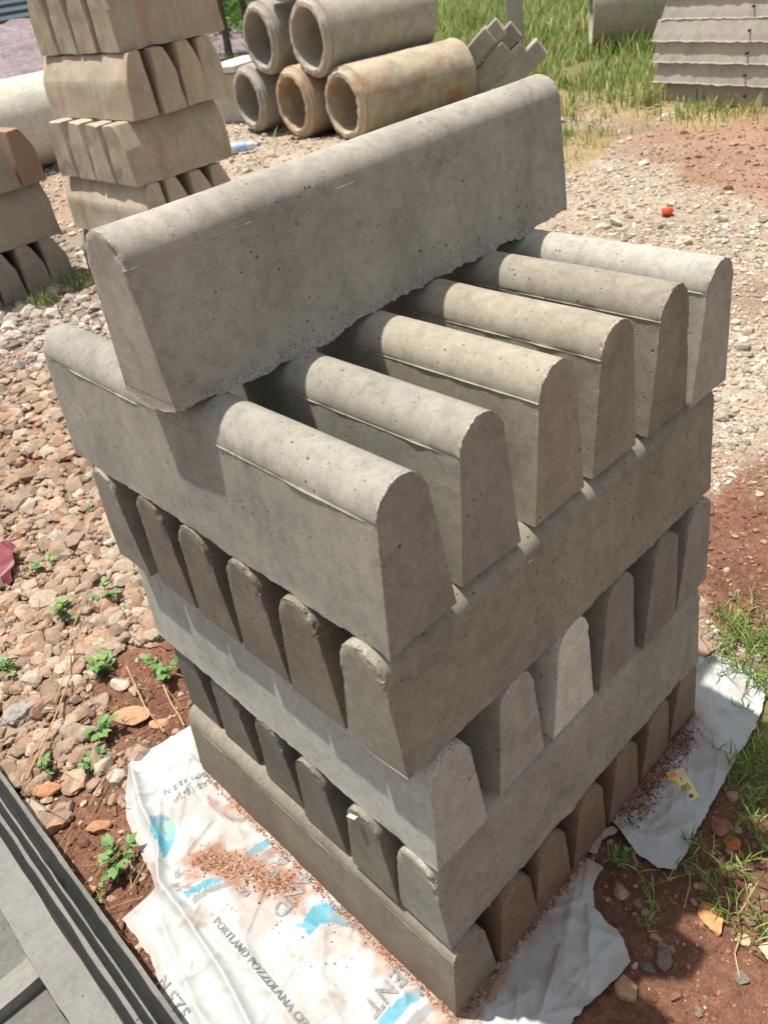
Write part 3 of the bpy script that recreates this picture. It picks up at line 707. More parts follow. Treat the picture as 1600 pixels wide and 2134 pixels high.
# ------------------------------------------------------------------ weathered kerb piles behind
def mitre_mesh(L, W, H, seed, flip=False):
    P = [(0,0),(.006,H*.3),(.012,H*.60),(.016,H*.63),(.05,H*.85),(.075,H*.985),(.085,H),(W-.03,H),(W-.018,H*.985),(W-.008,H*.5),(W,.0)]
    Q = []
    for i in range(len(P)):
        a, b = np.array(P[i]), np.array(P[(i+1) % len(P)]); k = max(1, int(np.hypot(*(b-a))/.035))
        for t in range(k): Q.append(a+(b-a)*t/k)
    P = np.array(Q); n = len(P)
    if flip: P = np.stack([W-P[:, 0], P[:, 1]], -1)[::-1]
    xs = np.array([0, .006, .015]+list(np.linspace(.04, L-.04, 18))+[L-.015, L-.006, L]); m = len(xs)
    A = np.zeros((m, n, 3)); A[..., 0] = xs[:, None]; A[..., 1] = P[:, 0]; A[..., 2] = P[:, 1]
    V = [A.reshape(-1, 3)]
    for x in (0, L):
        for f in (.04, .3, 1.0):
            c = np.zeros((n, 3)); c[:, 0] = x; c[:, 1] = P[:, 0]*(1-f)+W*.5*f; c[:, 2] = P[:, 1]*(1-f)+np.clip(P[:, 1], H*.3, H*.7)*f; V.append(c)
    V = np.concatenate(V); B = V.copy()
    cen = np.array([0, W*.5, H*.5]); 
    e = np.minimum(B[:, 0], L-B[:, 0]); rnd = np.clip(1-e/.012, 0, 1)
    edgey = (np.abs(B[:, 1]-W*.5)/(W*.5))*rnd
    V[:, 1] += (W*.5-B[:, 1])*rnd*.06; V[:, 2] += (H*.5-B[:, 2])*rnd*.03
    V += (np.stack([fbm(B*9+seed+k*9, seed+k, 3) for k in range(3)], -1)-.5)*.016
    I = np.arange(m*n).reshape(m, n); In = np.roll(I, -1, 1); F = [np.stack([I[:-1], I[1:], In[1:], In[:-1]], -1).reshape(-1, 4)]; o = m*n
    for ring, fl in ((I[0], 0), (I[-1], 1)):
        prev = ring
        for k in range(3):
            cur = np.arange(o, o+n); o += n; a, b, c2, d = prev, np.roll(prev, -1), np.roll(cur, -1), cur
            F.append(np.stack([a, b, c2, d] if not fl else [d, c2, b, a], -1)); prev = cur
    F = np.concatenate(F)
    if not flip: F = F[:, ::-1]
    else: F = F[:, ::-1]
    return np_mesh('kerb_stone', V, F, smooth=True, sharp=30)
TG = 'weathered kerbs in the tall tan pile'; LG = 'kerbs in the low pile at the left edge'
def old_kerb(L, W, H, x, y, z, alongx, seed, col, label, group, mat=M_OLD, flip=False):
    me = mitre_mesh(L, W, H, seed, flip)
    if alongx: o = link('kerb_stone', me, mat, None, (x, y, z), (0, 0, R_(random.uniform(-1, 1))))
    else: o = link('kerb_stone', me, mat, None, (x, y+L, z), (0, 0, -pi/2+R_(random.uniform(-1, 1))))
    o.color = (*col, 1); tag(o, label, 'kerb stone', group)
TAN = (.43, .385, .31)
def tv(): f = random.uniform(.88, 1.1); return (TAN[0]*f, TAN[1]*f*random.uniform(.97, 1.0), TAN[2]*f*random.uniform(.9, 1.02))
nm4 = ['nearest', 'second', 'third', 'farthest']
H5 = .352
for li, (z, ax, x0, y0) in enumerate([(0, False, 1.96, 4.24), (.355, False, 1.965, 4.245), (.71, True, 2.0, 4.26), (1.065, False, 2.10, 4.26), (1.42, True, 2.16, 4.30), (1.775, False, 2.17, 4.30)]):
    # the second course from the ground is turned the same way as the hidden one below it
    lev = ['bottom', 'second', 'third', 'fourth', 'fifth', 'sixth'][li]
    for k in range(4):
        if ax: old_kerb(.75, .245, H5, x0+random.uniform(-.015,.015), y0+k*.265, z, True, 300+li*10+k, tv(), f'{nm4[k]} kerb end on the left side of the {lev} course of the tall tan pile', TG, flip=k > 0)
        else: old_kerb(1.12, .178, H5, x0+k*.190+random.uniform(0,.008), y0+random.uniform(-.015,.02), z, False, 300+li*10+k, tv(), f'{nm4[k]} kerb counting rightward in the {lev} course of the tall tan pile', TG, flip=k > 0)
ordl = ['leftmost', 'second', 'third', 'fourth', 'fifth']
GB = [(.30,.27,.225), (.31,.225,.165), (.31,.285,.24), (.29,.27,.235)]
for li, (z, ax, x0, y0) in enumerate([(0, False, .86, 5.30), (.352, True, 1.02, 5.33), (.704, False, 1.10, 5.33)]):
    lev = ['bottom', 'middle', 'top'][li]
    if ax:
        for k in range(4): old_kerb(.84, .19, .350, x0, y0+k*.21, z, True, 400+li*10+k, GB[(k+2) % 4], f'{nm4[k]} kerb lying crosswise in the {lev} course of the low left pile', LG, M_SLAB)
    else:
        for k in range(5 if li == 0 else 4):
            c = (.30,.205,.15) if (li == 2 and k == 3) else GB[(k*3+li) % 3 if (k*3+li) % 3 != 1 else 0]
            old_kerb(.9, .188, .350, x0+k*.2, y0+random.uniform(-.01,.01), z, False, 420+li*10+k, c, ('rusty brown kerb end at the right of the top course of the low left pile' if (li == 2 and k == 3) else f'{ordl[k]} kerb end from the left in the {lev} course of the low left pile'), LG, M_SLAB, flip=True)

# ------------------------------------------------------------------ concrete pipes
def pipe(loc, axis, L, R, r, col, label, group, mat=M_PIPE, seed=1, spigot=True):
    prof = []   # (x, radius)
    if spigot:
        prof = [(L, r), (L*.5, r), (.12, r), (.03, r*1.01), (.004, r*1.02), (0, r*1.03), (0, r*1.17), (.004, r*1.19), (.03, r*1.22), (.055, R*.985), (.06, R*.94), (.075, R*.94), (.085, R), (.12, R)]
    else:
        prof = [(L, r), (0.1, r), (0, r*1.01), (0, R*.99), (.01, R)]
    prof += [(x, R) for x in np.linspace(.2, L-.1, 10)]+[(L-.06, R), (L-.05, R*1.0), (L-.005, R*.995), (L, R*.98), (L, r*1.02), (L, r)]
    P = np.array(prof); m = 72; th = np.linspace(0, 2*pi, m, endpoint=False)
    V = np.stack([np.repeat(P[:, 0][:, None], m, 1), P[:, 1][:, None]*np.cos(th), P[:, 1][:, None]*np.sin(th)], -1)
    nzv = (fbm(V*7+seed, seed, 3)-.5)*.018
    edge = np.clip(1-V[..., 0]/.1, 0, 1)
    nzv = nzv+edge*(fbm(V*22+seed, seed+3, 3)-.5)*.030
    rad = np.stack([np.zeros_like(V[..., 0]), np.cos(th)+0*V[..., 0], np.sin(th)+0*V[..., 0]], -1)
    V = V+rad*nzv[..., None]; V[..., 0] += edge*(vnoise(V*30, seed+5)-.5)*.012
    n = len(P); I = np.arange(n*m).reshape(n, m); In = np.roll(I, -1, 1)
    F = np.stack([I[:-1], I[1:], In[1:], In[:-1]], -1).reshape(-1, 4)
    me = np_mesh('pipe', V.reshape(-1, 3), F, smooth=True, sharp=38)
    root = empty('concrete_pipe', loc, math.atan2(axis[1], axis[0]))
    o = link('barrel', me, mat, root, (0, 0, 0)); o.color = (*col, 1)
    # mould seam along the barrel
    bm = bmesh.new(); a = -.35
    pts = np.linspace(.16, L-.1, 26); rg = np.random.default_rng(seed)
    lastv = None
    for x in pts:
        ww = rg.uniform(.003, .009); hh = rg.uniform(.002, .009)
        ring = [bm.verts.new((x, -(R+dh)*math.cos(a+dw/R), (R+dh)*math.sin(a+dw/R)+0)) for dw, dh in ((-ww, -.012), (0, hh), (ww, -.012))]
        if lastv:
            for i in range(2): bm.faces.new((lastv[i], lastv[i+1], ring[i+1], ring[i]))
        lastv = ring
    ms = bpy.data.meshes.new('seam'); bm.to_mesh(ms); bm.free()
    o2 = link('seam', ms, mat, root); o2.color = (*[c*1.1 for c in col], 1)
    tag(root, label, 'pipe', group); return root
PG = 'concrete pipes stacked in the yard'
AX = (.992, -.125); RR = .372; ri = .272
pc = (.40, .365, .30); pd = (.335, .31, .262)
pipe((5.72, 6.50, RR), AX, 1.62, RR, ri, (.43, .375, .28), 'right bottom pipe of the stack, long tan barrel with rusty patches', PG, M_RUSTP, 1)
pipe((5.72, 7.36, RR), AX, 1.50, RR, ri, (.40, .33, .235), 'middle bottom pipe of the stack, orange rust inside its mouth', PG, M_RUSTP, 2)
pipe((5.87, 8.42, RR), AX, 1.50, RR, ri, pd, 'left bottom pipe of the stack, grey inside', PG, M_PIPE, 3)
pipe((5.76, 6.95, 1.0), AX, 1.50, RR+.01, ri+.01, pc, 'right upper pipe resting on the bottom row, grey with a ragged mould seam', PG, M_PIPE, 4)
pipe((5.88, 7.98, 1.0), AX, 1.50, RR, ri, pd, 'left upper pipe resting on the bottom row, cut by the top of the picture', PG, M_PIPE, 5)
pipe((5.9, 7.50, 1.70), AX, 1.50, RR, ri, pd, 'topmost pipe of the stack, only its underside showing', PG, M_PIPE, 6)
pipe((4.45, 10.1, .50), (-1, .13), 2.2, .50, .40, (.56,.54,.47), 'pale sunlit pipe lying behind the low left pile', PG, M_PIPE, 7)
pipe((4.3, 11.4, .45), (.9, .2), 1.5, .45, .36, (.60,.58,.52), 'white pipe mostly hidden behind the tall tan pile', PG, M_PIPE, 8)
pipe((10.95, 6.85, .56), (.60, -.80), 1.8, .56, .44, (.40,.36,.29), 'large pipe lying in the grass behind the slab stack', PG, M_PIPE, 9, spigot=False)

# flat boards lying behind the pipes
bd = None
def box_mesh(name, sx, sy, sz, seed=0, n=.006, cuts=3, taper=0.0):
    bm = bmesh.new(); bmesh.ops.create_cube(bm, size=1)
    bmesh.ops.subdivide_edges(bm, edges=bm.edges[:], cuts=cuts, use_grid_fill=True)
    me = bpy.data.meshes.new(name)
    for v in bm.verts:
        t = 1-taper*(v.co.z+.5)
        v.co = Vector(((v.co.x+.5)*sx if not taper else (v.co.x*t+.5)*sx, v.co.y*sy*t, (v.co.z+.5)*sz))
    bmesh.ops.bevel(bm, geom=[e for e in bm.edges if len(e.link_faces) == 2 and e.calc_face_angle(0) > 1.0], offset=min(sx, sy, sz)*.05, segments=1, affect='EDGES')
    bm.verts.ensure_lookup_table()
    co = np.array([v.co[:] for v in bm.verts]); d = (np.stack([fbm(co*9+seed+k*5, seed+k, 3) for k in range(3)], -1)-.5)*n
    for v, q in zip(bm.verts, d): v.co += Vector(q)
    bm.to_mesh(me); bm.free(); return me
o = link('concrete_slab', box_mesh('concrete_slab', 1.0, .6, .07, 3), M_PIPE, None, (6.1, 9.3, .62), (0, 0, .3)); o.color = (.6,.58,.52,1)
tag(o, 'thin pale slab lying on blocks behind the left pipes', 'slab')
o = link('concrete_block', box_mesh('concrete_block', .8, .45, .6, 4), M_PIPE, None, (6.2, 9.35, 0), (0, 0, .3)); o.color = (.45,.42,.36,1)
tag(o, 'grey block under the thin pale slab behind the left pipes', 'block')

# ------------------------------------------------------------------ slab stack at right
def slab_mesh(L, D, H, seed, batter=.03):
    # front face leans back upward, ragged lower lip
    nx = 90; xs = np.linspace(0, L, nx); P = [(0, 0), (.004, .01), (batter*.3, H*.35), (batter*.7, H*.7), (batter, H-.004), (batter+.02, H), (D, H), (D, 0), (.1, 0)]
    P = np.array(P); n = len(P); V = np.zeros((nx, n, 3)); V[..., 0] = xs[:, None]; V[..., 1] = P[:, 0]; V[..., 2] = P[:, 1]
    inset = (P[:, 1]/H)*.045
    V[..., 0] = inset+(L-2*inset)*(xs[:, None]/L)
    B = V.copy(); V[..., 1] += (fbm(B*20, seed, 3)-.5)*.006
    lip = np.clip(1-B[..., 2]/.02, 0, 1)*(B[..., 1] < .05)
    V[..., 1] -= lip*fbm(B*16, seed+2, 3)*.008; V[..., 2] -= lip*(fbm(B*22, seed+4, 3)-.45)*.020
    I = np.arange(nx*n).reshape(nx, n); In = np.roll(I, -1, 1)
    F = [np.stack([I[:-1], In[:-1], In[1:], I[1:]], -1).reshape(-1, 4)]
    me = np_mesh('slab', V.reshape(-1, 3), F+[I[0][None, ::-1], I[-1][None, :]], smooth=False); return me
sang = math.atan2(-.985, -.175)
SG = 'concrete slabs in the stack at right'
sd_ = ['lowest slab of the right-hand stack, set back in the dry grass', 'second slab from the ground in the right-hand stack', 'third slab from the ground in the right-hand stack', 'fourth slab from the ground in the right-hand stack',
       'fifth slab from the ground in the right-hand stack', 'sixth slab from the ground in the right-hand stack, cut by the picture top', 'topmost slab of the right-hand stack above the picture']
for k in range(7):
    z = k*.185; off = [-.02, -.13, -.15, -.165, -.08, -.06, -.04][k]
    me = slab_mesh(2.3, .8, .183, 500+k)
    o = link('concrete_slab', me, M_SLAB, None, (8.0+.175*off, 4.03-.985*off, z-.01), (0, 0, sang)); o.color = (.43, .40, .36, 1) if k else (.36,.31,.26,1)
    tag(o, sd_[k], 'slab', SG)
    # lifting hole with iron loop, seen as a small dark mark
    bm = bmesh.new(); bmesh.ops.create_cone(bm, cap_ends=True, segments=8, radius1=.010, radius2=.010, depth=.03)
    mh = bpy.data.meshes.new('iron_loop'); bm.to_mesh(mh); bm.free()
    h = link('iron_loop', mh, None, o, (.95+random.uniform(-.02,.02)-off, .0, .09), (pi/2, 0, 0)); mh.materials.append(bpy.data.materials.get('iron') or plain('iron', (.03,.025,.022), .8, .2))

# ------------------------------------------------------------------ posts and stakes
o = link('concrete_post', box_mesh('concrete_post', .26, .24, 1.6, 6), M_SLAB, None, (10.3, 7.72, 0), (0, 0, R_(35))); o.color = (.42,.39,.34,1)
tag(o, 'upright square concrete post standing in the grass behind the stakes', 'post')
KG = 'square concrete stakes leaning in a heap'
kd = ['foremost low stake end of the leaning heap, beside the rusty pipe', 'highest left stake of the leaning heap', 'small stake behind the highest one', 'middle stake end of the leaning heap with a square face', 'stake end right of the middle one', 'farthest right stake of the heap, broken rough end', 'upper right stake of the leaning heap']

M_STK = M_PIPE
ends = [(7.37,5.68,.43), (7.31,5.76,.74), (7.40,5.68,.80), (7.42,5.62,.58), (7.54,5.49,.54), (7.66,5.34,.55), (7.50,5.56,.75)]
for k, (x, y, z) in enumerate(ends):
    x, y = x*1.02+.1, y*1.02+.05
    d = Vector((-.50+random.uniform(-.05,.05), .62, -.62+random.uniform(-.06,.06))).normalized()
    L = min([.62,.6,.5,.5,.5,.6,.45][k], (z)/abs(d.z)); 
    me = box_mesh('concrete_stake', .21, .20, L, 20+k, .012)
    o = link('concrete_stake', me, M_STK); o.color = (*(np.array((.34,.32,.28))*random.uniform(.75, 1.1)), 1)
    zz = -d; xx = Vector((0, 0, 1)).cross(zz).normalized(); yy = zz.cross(xx); q = Matrix((xx, yy, zz)).transposed().to_quaternion(); o.rotation_euler = q.to_euler()
    base = Vector((x, y, z))+d*L; o.location = base-q @ Vector((.105, 0, 0)); tag(o, kd[k], 'stake', KG)

# ------------------------------------------------------------------ far things
mx, my = np.meshgrid(np.linspace(-8, 8, 110), np.linspace(-7, 7, 100), indexing='ij')
rr = np.sqrt((mx/6.8)**2+(my/6.0)**2); mz = 1.30*np.clip(1-rr, -.02, 1)**.85*(.9+.2*fbm(np.stack([mx, my], -1)*.5, 41, 3))
mz = np.nan_to_num(mz, nan=-.05)-.02+(fbm(np.stack([mx, my], -1)*3, 43, 4)-.5)*.18*(rr < 1.02); mz[rr > 1.0] = -.2
I = np.arange(mx.size).reshape(mx.shape)
F = np.stack([I[:-1,:-1], I[1:,:-1], I[1:,1:], I[:-1,1:]], -1).reshape(-1, 4)
mc = np.tile(srgb(138,126,130), (mx.size, 1))*(.7+.6*fbm(np.stack([mx.ravel(), my.ravel()], -1)*6, 44, 3))[:, None]
o = link('gravel_heap', np_mesh('gravel_heap', np.stack([mx, my, mz], -1).reshape(-1, 3), F, col=mc), vcol('heap_gravel', .95, .2, 14, .3, .05, .9, coarse=3), None, (8.9, 21.2, 0))
tag(o, 'mauve grey heap of crushed stone far at upper left', 'gravel heap', kind='stuff')
M_WALL = plain('shed_wall', srgb(120,112,108), .9, .2); M_SHEET = plain('pale_blue_sheet', srgb(176,200,220), .5, .4)
sh = empty('shed', (11.4, 28.6, 0), R_(-22)); tag(sh, 'far shed with pale blue sheet strips behind the mauve gravel heap', 'shed')
bw = box_mesh('wall', 7, .2, 3.2, 50, .01); link('wall', bw, M_WALL, sh, (-5, 0, 0))
sb = box_mesh('sheet_strip', 6.6, .05, .11, 51, .004)
for k in range(9): link('sheet_strip', sb, M_SHEET, sh, (-4.9, -.16, 1.02+k*.20), (R_(-20), 0, 0))

# trees and bushes beyond the yard
def tube(bm, a, b, r0, r1, seg=7):
    a, b = Vector(a), Vector(b); q = (b-a).to_track_quat('Z', 'Y')
    R0 = [bm.verts.new(a+q @ Vector((r0*math.cos(t*2*pi/seg), r0*math.sin(t*2*pi/seg), 0))) for t in range(seg)]
    R1 = [bm.verts.new(b+q @ Vector((r1*math.cos(t*2*pi/seg), r1*math.sin(t*2*pi/seg), 0))) for t in range(seg)]
    for i in range(seg): bm.faces.new((R0[i], R0[(i+1) % seg], R1[(i+1) % seg], R1[i]))
def leaf_cloud(name, n, cen, rad, size, cols, mat, parent=None, seed=0, shell=.35):
    rg = np.random.default_rng(seed)
    d = rg.normal(size=(n, 3)); d /= np.linalg.norm(d, axis=1)[:, None]
    r = rg.uniform(shell, 1, n)**.6; P = d*r[:, None]
    lum = fbm(P*2.6+seed, seed, 3); keep = lum > .40; P = P[keep]; n = len(P)
    P = P*np.array(rad)*(.75+.5*fbm(P*1.5+seed, seed+3, 2))[:, None]+np.array(cen)
    M = rotmats(n, rg); q = np.array([[-.35, 0, 0], [0, -.9, 0], [.35, 0, .05], [0, 1.1, 0]])
    sz = size*rg.uniform(.6, 1.4, (n, 1, 1)); V = np.einsum('nij,vj->nvi', M, q)*sz+P[:, None, :]
    C = np.array(cols)[rg.integers(0, len(cols), n)]*rg.uniform(.75, 1.2, (n, 1))
    F = np.arange(n*4).reshape(n, 4)
    return link(name, np_mesh(name, V.reshape(-1, 3), F, smooth=False, col=np.repeat(C, 4, 0)), mat, parent)
GREENS = [srgb(86,120,56), srgb(104,140,66), srgb(70,104,48), srgb(120,152,80)]
def tree(x, y, h, lean, seed, label):
    t = empty('tree', (x, y, 0)); tag(t, label, 'tree', 'trees beyond the pipes')
    bm = bmesh.new(); tube(bm, (0,0,-.1), (lean*.5, 0, h*.5), .09, .065); tube(bm, (lean*.5,0,h*.5), (lean, .1, h), .065, .03)
    tube(bm, (lean*.4,0,h*.42), (lean*.4-.5,.3,h*.8), .04, .015); tube(bm, (lean*.5,0,h*.5), (lean*.5+.6,-.2,h*.85), .04, .015)
    me = bpy.data.meshes.new('trunk'); bm.to_mesh(me); bm.free(); link('trunk', me, plain('bark', srgb(92,84,74), .9, .1, .3, 20, .01), t)
    leaf_cloud('crown', 2600, (lean, 0, h), (1.3, 1.3, 1.0), .11, GREENS, M_BLADE, t, seed)
tree(10.7, 15.6, 3.4, .15, 61, 'slender tree seen between the tall tan pile and the pipes')
tree(11.6, 15.9, 3.0, -.2, 62, 'second thin trunk just right of the slender tree')
for k, (x, y, rx, h, lab) in enumerate([(12.5, 19.5, 2.6, 1.1, 'low green bush behind the left pipes'), (15.5, 21, 3.0, 1.3, 'broad bush behind the upper pipes'), (10.2, 19.8, 1.8, 1.0, 'small bush near the slender tree')]):
    b = empty('bush', (x, y, 0)); tag(b, lab, 'bush', 'bushes at the far edge of the yard')
    leaf_cloud('foliage', 5200, (0, 0, h*.45), (rx, rx*.8, h), .10, GREENS, M_BLADE, b, 70+k, .1)

def blades(name, x, y, z, h, wd, cols, label, kind='stuff', lean=.5, rng=RNG, parent=None, off=None, cat='grass'):
    n = len(x); az = rng.uniform(0, 2*pi, n); ln = rng.uniform(.15, 1, n)*lean; tw = az+pi/2+rng.normal(0, .3, n)
    rows = []
    for t, k in ((0, .8), (.35, 1), (.7, .75), (1, .06)):
        out = ln*h*(t**1.7); up = h*t*np.cos(np.clip(ln*t, 0, 1.3)*.9)
        cx = x+np.cos(az)*out; cy = y+np.sin(az)*out; cz = z+up
        sx = np.cos(tw)*wd*k*.5; sy = np.sin(tw)*wd*k*.5
        rows += [np.stack([cx-sx, cy-sy, cz], -1), np.stack([cx+sx, cy+sy, cz], -1)]
    V = np.stack(rows, 1)
    if off is not None: V = V-np.array(off)
    f = np.array([[0,1,3,2],[2,3,5,4],[4,5,7,6]]); F = (f[None]+(np.arange(n)*8)[:, None, None]).reshape(-1, 4)
    me = np_mesh(name, V.reshape(-1, 3), F, smooth=True, col=np.repeat(cols, 8, 0))
    o = link(name, me, M_BLADE, parent)
    if label: tag(o, label, cat, kind=kind)
    return o
def gcols(n, dry=.25, rng=RNG):
    G = np.array([srgb(112,142,70), srgb(136,162,88), srgb(92,122,60), srgb(156,176,108)]); D = np.array([srgb(178,160,110), srgb(150,136,88), srgb(196,178,132)])
    c = G[rng.integers(0, 4, n)]; m = rng.uniform(0, 1, n) < dry; c[m] = D[rng.integers(0, 3, m.sum())]; return c*rng.uniform(.8, 1.15, (n, 1))
def field(name, n, r0, r1, hf, wf, keepf, label, dry=.25, lean=.7, a0=5, a1=75):
    r = r0*(r1/r0)**RNG.uniform(0, 1, n); a = RNG.uniform(R_(a0), R_(a1), n); x = -.44+r*np.cos(a); y = -.56+r*np.sin(a)
    W = region(x, y); cl = fbm(np.stack([x, y], -1)*1.6, 51, 3); W = W*(~in_poly(x, y, SACK_R))[:, None]
    keep = RNG.uniform(0, 1, n) < keepf(W, cl, r); x, y, r, W, cl = x[keep], y[keep], r[keep], W[keep], cl[keep]; n = len(x)
    h = hf(r, cl, n); blades(name, x, y, ground_z(x, y)-.01, h, wf(r, n), gcols(n, dry), label, lean=lean)
field('tall_grass', 80000, 8.5, 38, lambda r, c, n: (.12+.026*(r-8)*(c+.3))*RNG.uniform(.5, 1.3, n)*(.6+c), lambda r, n: .004+.0011*r, lambda W, c, r: np.clip(W[:, 7]*1.3+W[:, 8]*.35, 0, 1)*(c > .30), 'tall green grass growing behind the pipes and slabs', .22, .8)
field('verge_grass', 16000, 4.5, 11, lambda r, c, n: (.05+.10*c)*RNG.uniform(.5, 1.3, n), lambda r, n: .0035+.0009*r, lambda W, c, r: np.clip(W[:, 7]*1.2+W[:, 8]*.55+.01, 0, 1)*np.clip((c-.36)*6, .03, 1), 'short patchy grass along the far edge of the gravel', .42, .9)
field('turf', 15000, .75, 3.4, lambda r, c, n: (.018+.035*c)*RNG.uniform(.5, 1.5, n), lambda r, n: np.full(n, .0032), lambda W, c, r: np.clip(W[:, 7]*1.1-.1, 0, 1)*np.clip((c-.34)*5, 0, .8), 'low green grass at right of the sacks', .12, 1.3, -2, 40)
def runner_grass(spots, label):
    """crab grass: creeping stems that carry short blades"""
    xs, ys, hs = [], [], []; bm = bmesh.new(); rg = np.random.default_rng(99)
    for (cx, cy, R, n) in spots:
        for k in range(n):
            a = rg.uniform(0, 2*pi); L = R*rg.uniform(.4, 1.1); p = Vector((cx, cy, .006)); m = int(L/.014)+1
            for j in range(m):
                a += rg.normal(0, .12); q = p+Vector((math.cos(a)*.014, math.sin(a)*.014, 0)); q.z = .007+.016*math.sin(pi*j/m)
                tube(bm, p, q, .0011, .0010, 4); p = q
                for _ in range(2):
                    if rg.uniform() < .85: xs.append(p.x); ys.append(p.y); hs.append(p.z)
    me = bpy.data.meshes.new('stems'); bm.to_mesh(me); bm.free()
    root = link('creeping_grass', me, M_STEM); tag(root, label, 'grass', kind='stuff')
    n = len(xs); x = np.array(xs); y = np.array(ys)
    blades('blades', x, y, np.array(hs), RNG.uniform(.018, .05, n), np.full(n, .0032), gcols(n, .06), None, lean=1.25, parent=root)
runner_grass([(.60,-.27,.11,7), (.74,-.24,.10,7), (.88,-.22,.11,8), (.70,-.35,.08,5), (1.0,-.20,.12,10), (1.16,-.06,.12,14), (1.26,.0,.14,16), (1.34,.04,.14,14), (1.22,-.12,.12,12),
              (.56,-.24,.07,6), (.49,-.33,.05,4), (.40,-.21,.035,5), (.47,-.09,.03,6), (1.35,-.10,.12,10), (.52,-.40,.06,5), (.45,-.17,.03,3)], 'creeping crab grass spreading over the red soil at right')

# ------------------------------------------------------------------ leafy weeds on the left
def leaf_mesh(nm):
    n = 7; V = []; F = []
    for i in range(n+1):
        t = i/n; wdt = .30*math.sin(pi*t**.85)*(1-.15*t); z = .10*math.sin(pi*t)*.6
        V += [(-wdt, t, z+.06*wdt), (0, t, z-.03), (wdt, t, z+.06*wdt)]
    for i in range(n):
        for k in (0, 1): a = i*3+k; F.append((a, a+1, a+4, a+3))
    me = bpy.data.meshes.new(nm); me.from_pydata(V, [], F); me.shade_smooth(); return me
M_LEAF_YEL = plain('yellowing_leaf', srgb(150, 150, 78), .55, .3, .3, 60)
LEAF3 = leaf_mesh('leaf'); LEAF3.materials.append(M_LEAF_YEL)
LEAF = leaf_mesh('leaf'); LEAF.materials.append(M_LEAF); LEAF2 = leaf_mesh('leaf'); LEAF2.materials.append(M_LEAF_DARK)
def weed(x, y, size, nst, seed, label, dark=False):
    rg = random.Random(seed); z0 = float(ground_z(x, y)); t = empty('weed', (x, y, z0), rg.uniform(0, 6)); tag(t, label, 'weed', 'leafy weeds among the stones')
    bm = bmesh.new()
    for sidx in range(nst):
        a = rg.uniform(0, 2*pi); ln = size*rg.uniform(.5, 1.0); out = rg.uniform(.15, .8)
        p = Vector((0, 0, 0)); seg = 4
        for j in range(seg):
            q = p+Vector((math.cos(a)*out, math.sin(a)*out, 1.0-.25*j*out)).normalized()*ln/seg; tube(bm, p, q, .0016, .0012, 5); p = q
            if j >= 1:
                for side in (-1, 1):
                    l = link('leaf', LEAF3 if rg.random() < .15 else LEAF2 if (dark or rg.random() < .3) else LEAF, None, t, p, (rg.uniform(-.3,.5), rg.uniform(-.3,.3), a-pi/2+side*rg.uniform(.5, 1.3)))
                    q_ = size*rg.uniform(.22,.46); l.scale = (q_*rg.uniform(.7,1.2), q_, q_)
        l = link('leaf', LEAF, None, t, p, (rg.uniform(.1,.5), 0, a-pi/2)); l.scale = (size*.45,)*3
    me = bpy.data.meshes.new('stem'); bm.to_mesh(me); bm.free(); link('stem', me, M_STEM, t)
WD = [(.158,1.769,.07,4,'bright three-stemmed weed among tan stones left of the pile'), (-.002,1.427,.085,6,'bushy light green weed left of the bottom course, second from the pile'), (.105,1.275,.085,6,'round-leaved weed growing against the left foot of the pile'),
      (-.157,1.235,.075,6,'straggly weed above the corner of the printed sack'), (-.328,.816,.075,7,'rosette weed on red soil beside the fold of the printed sack'), (.092,2.121,.07,5,'dusty weed beside the dark red plastic scrap'),
      (-.337,1.224,.06,4,'pale weed near the grey mortar lump'), (-.405,.78,.035,3,'tiny weed at the foot of the grey gratings'), (.025,1.785,.08,5,'dark spindly weed in the middle of the tan stones'),
      (.181,1.431,.05,4,'small shaded weed behind the round-leaved one'), (-.242,1.699,.06,4,'weed at the left picture edge above the mortar lump'), (-.225,1.137,.06,5,'low sprawling weed between flat stones and sack'), (.357,2.319,.06,4,'faint small weed in gravel far left of the third course')]
for i, (x, y, sz, n, lab) in enumerate(WD): weed(x, y, sz, n, 500+i, lab, dark=i in (5, 8))
M_LEAF_BIG = M_LEAF
weed(.472, -.086, .035, 3, 530, 'small sprout on bare red earth between the two right-hand sacks')
def tuft(x, y, n, h, lab, spread=.05, dry=.2):
    xs = x+RNG.normal(0, spread, n); ys = y+RNG.normal(0, spread, n)
    o = blades('grass_tuft', xs, ys, np.zeros(n)-.005, h*RNG.uniform(.5, 1.2, n), np.full(n, .004+h*.02), gcols(n, dry), None, lean=.9, off=(x, y, 0))
    o.location = (x, y, 0); tag(o, lab, 'grass tuft', 'grass tufts at the feet of the piles')
tuft(1.80, 5.18, 120, .14, 'grass tuft at the foot of the low left pile', .10); tuft(1.45, 5.08, 90, .12, 'second grass tuft along the foot of the low left pile', .05)
tuft(1.97, 4.60, 80, .14, 'grass tuft at the foot of the tall tan pile', .06); tuft(7.75, 4.1, 90, .22, 'tall grass tuft at the left corner of the slab stack', .09)
tuft(7.65, 3.45, 120, .09, 'grass tuft in front of the slab stack', .07, .5); tuft(7.55, 2.95, 120, .09, 'dry grass tuft at the right of the slab stack', .08, .7); tuft(1.05, 3.6, 70, .08, 'thin grass tuft in the gravel far left', .08)

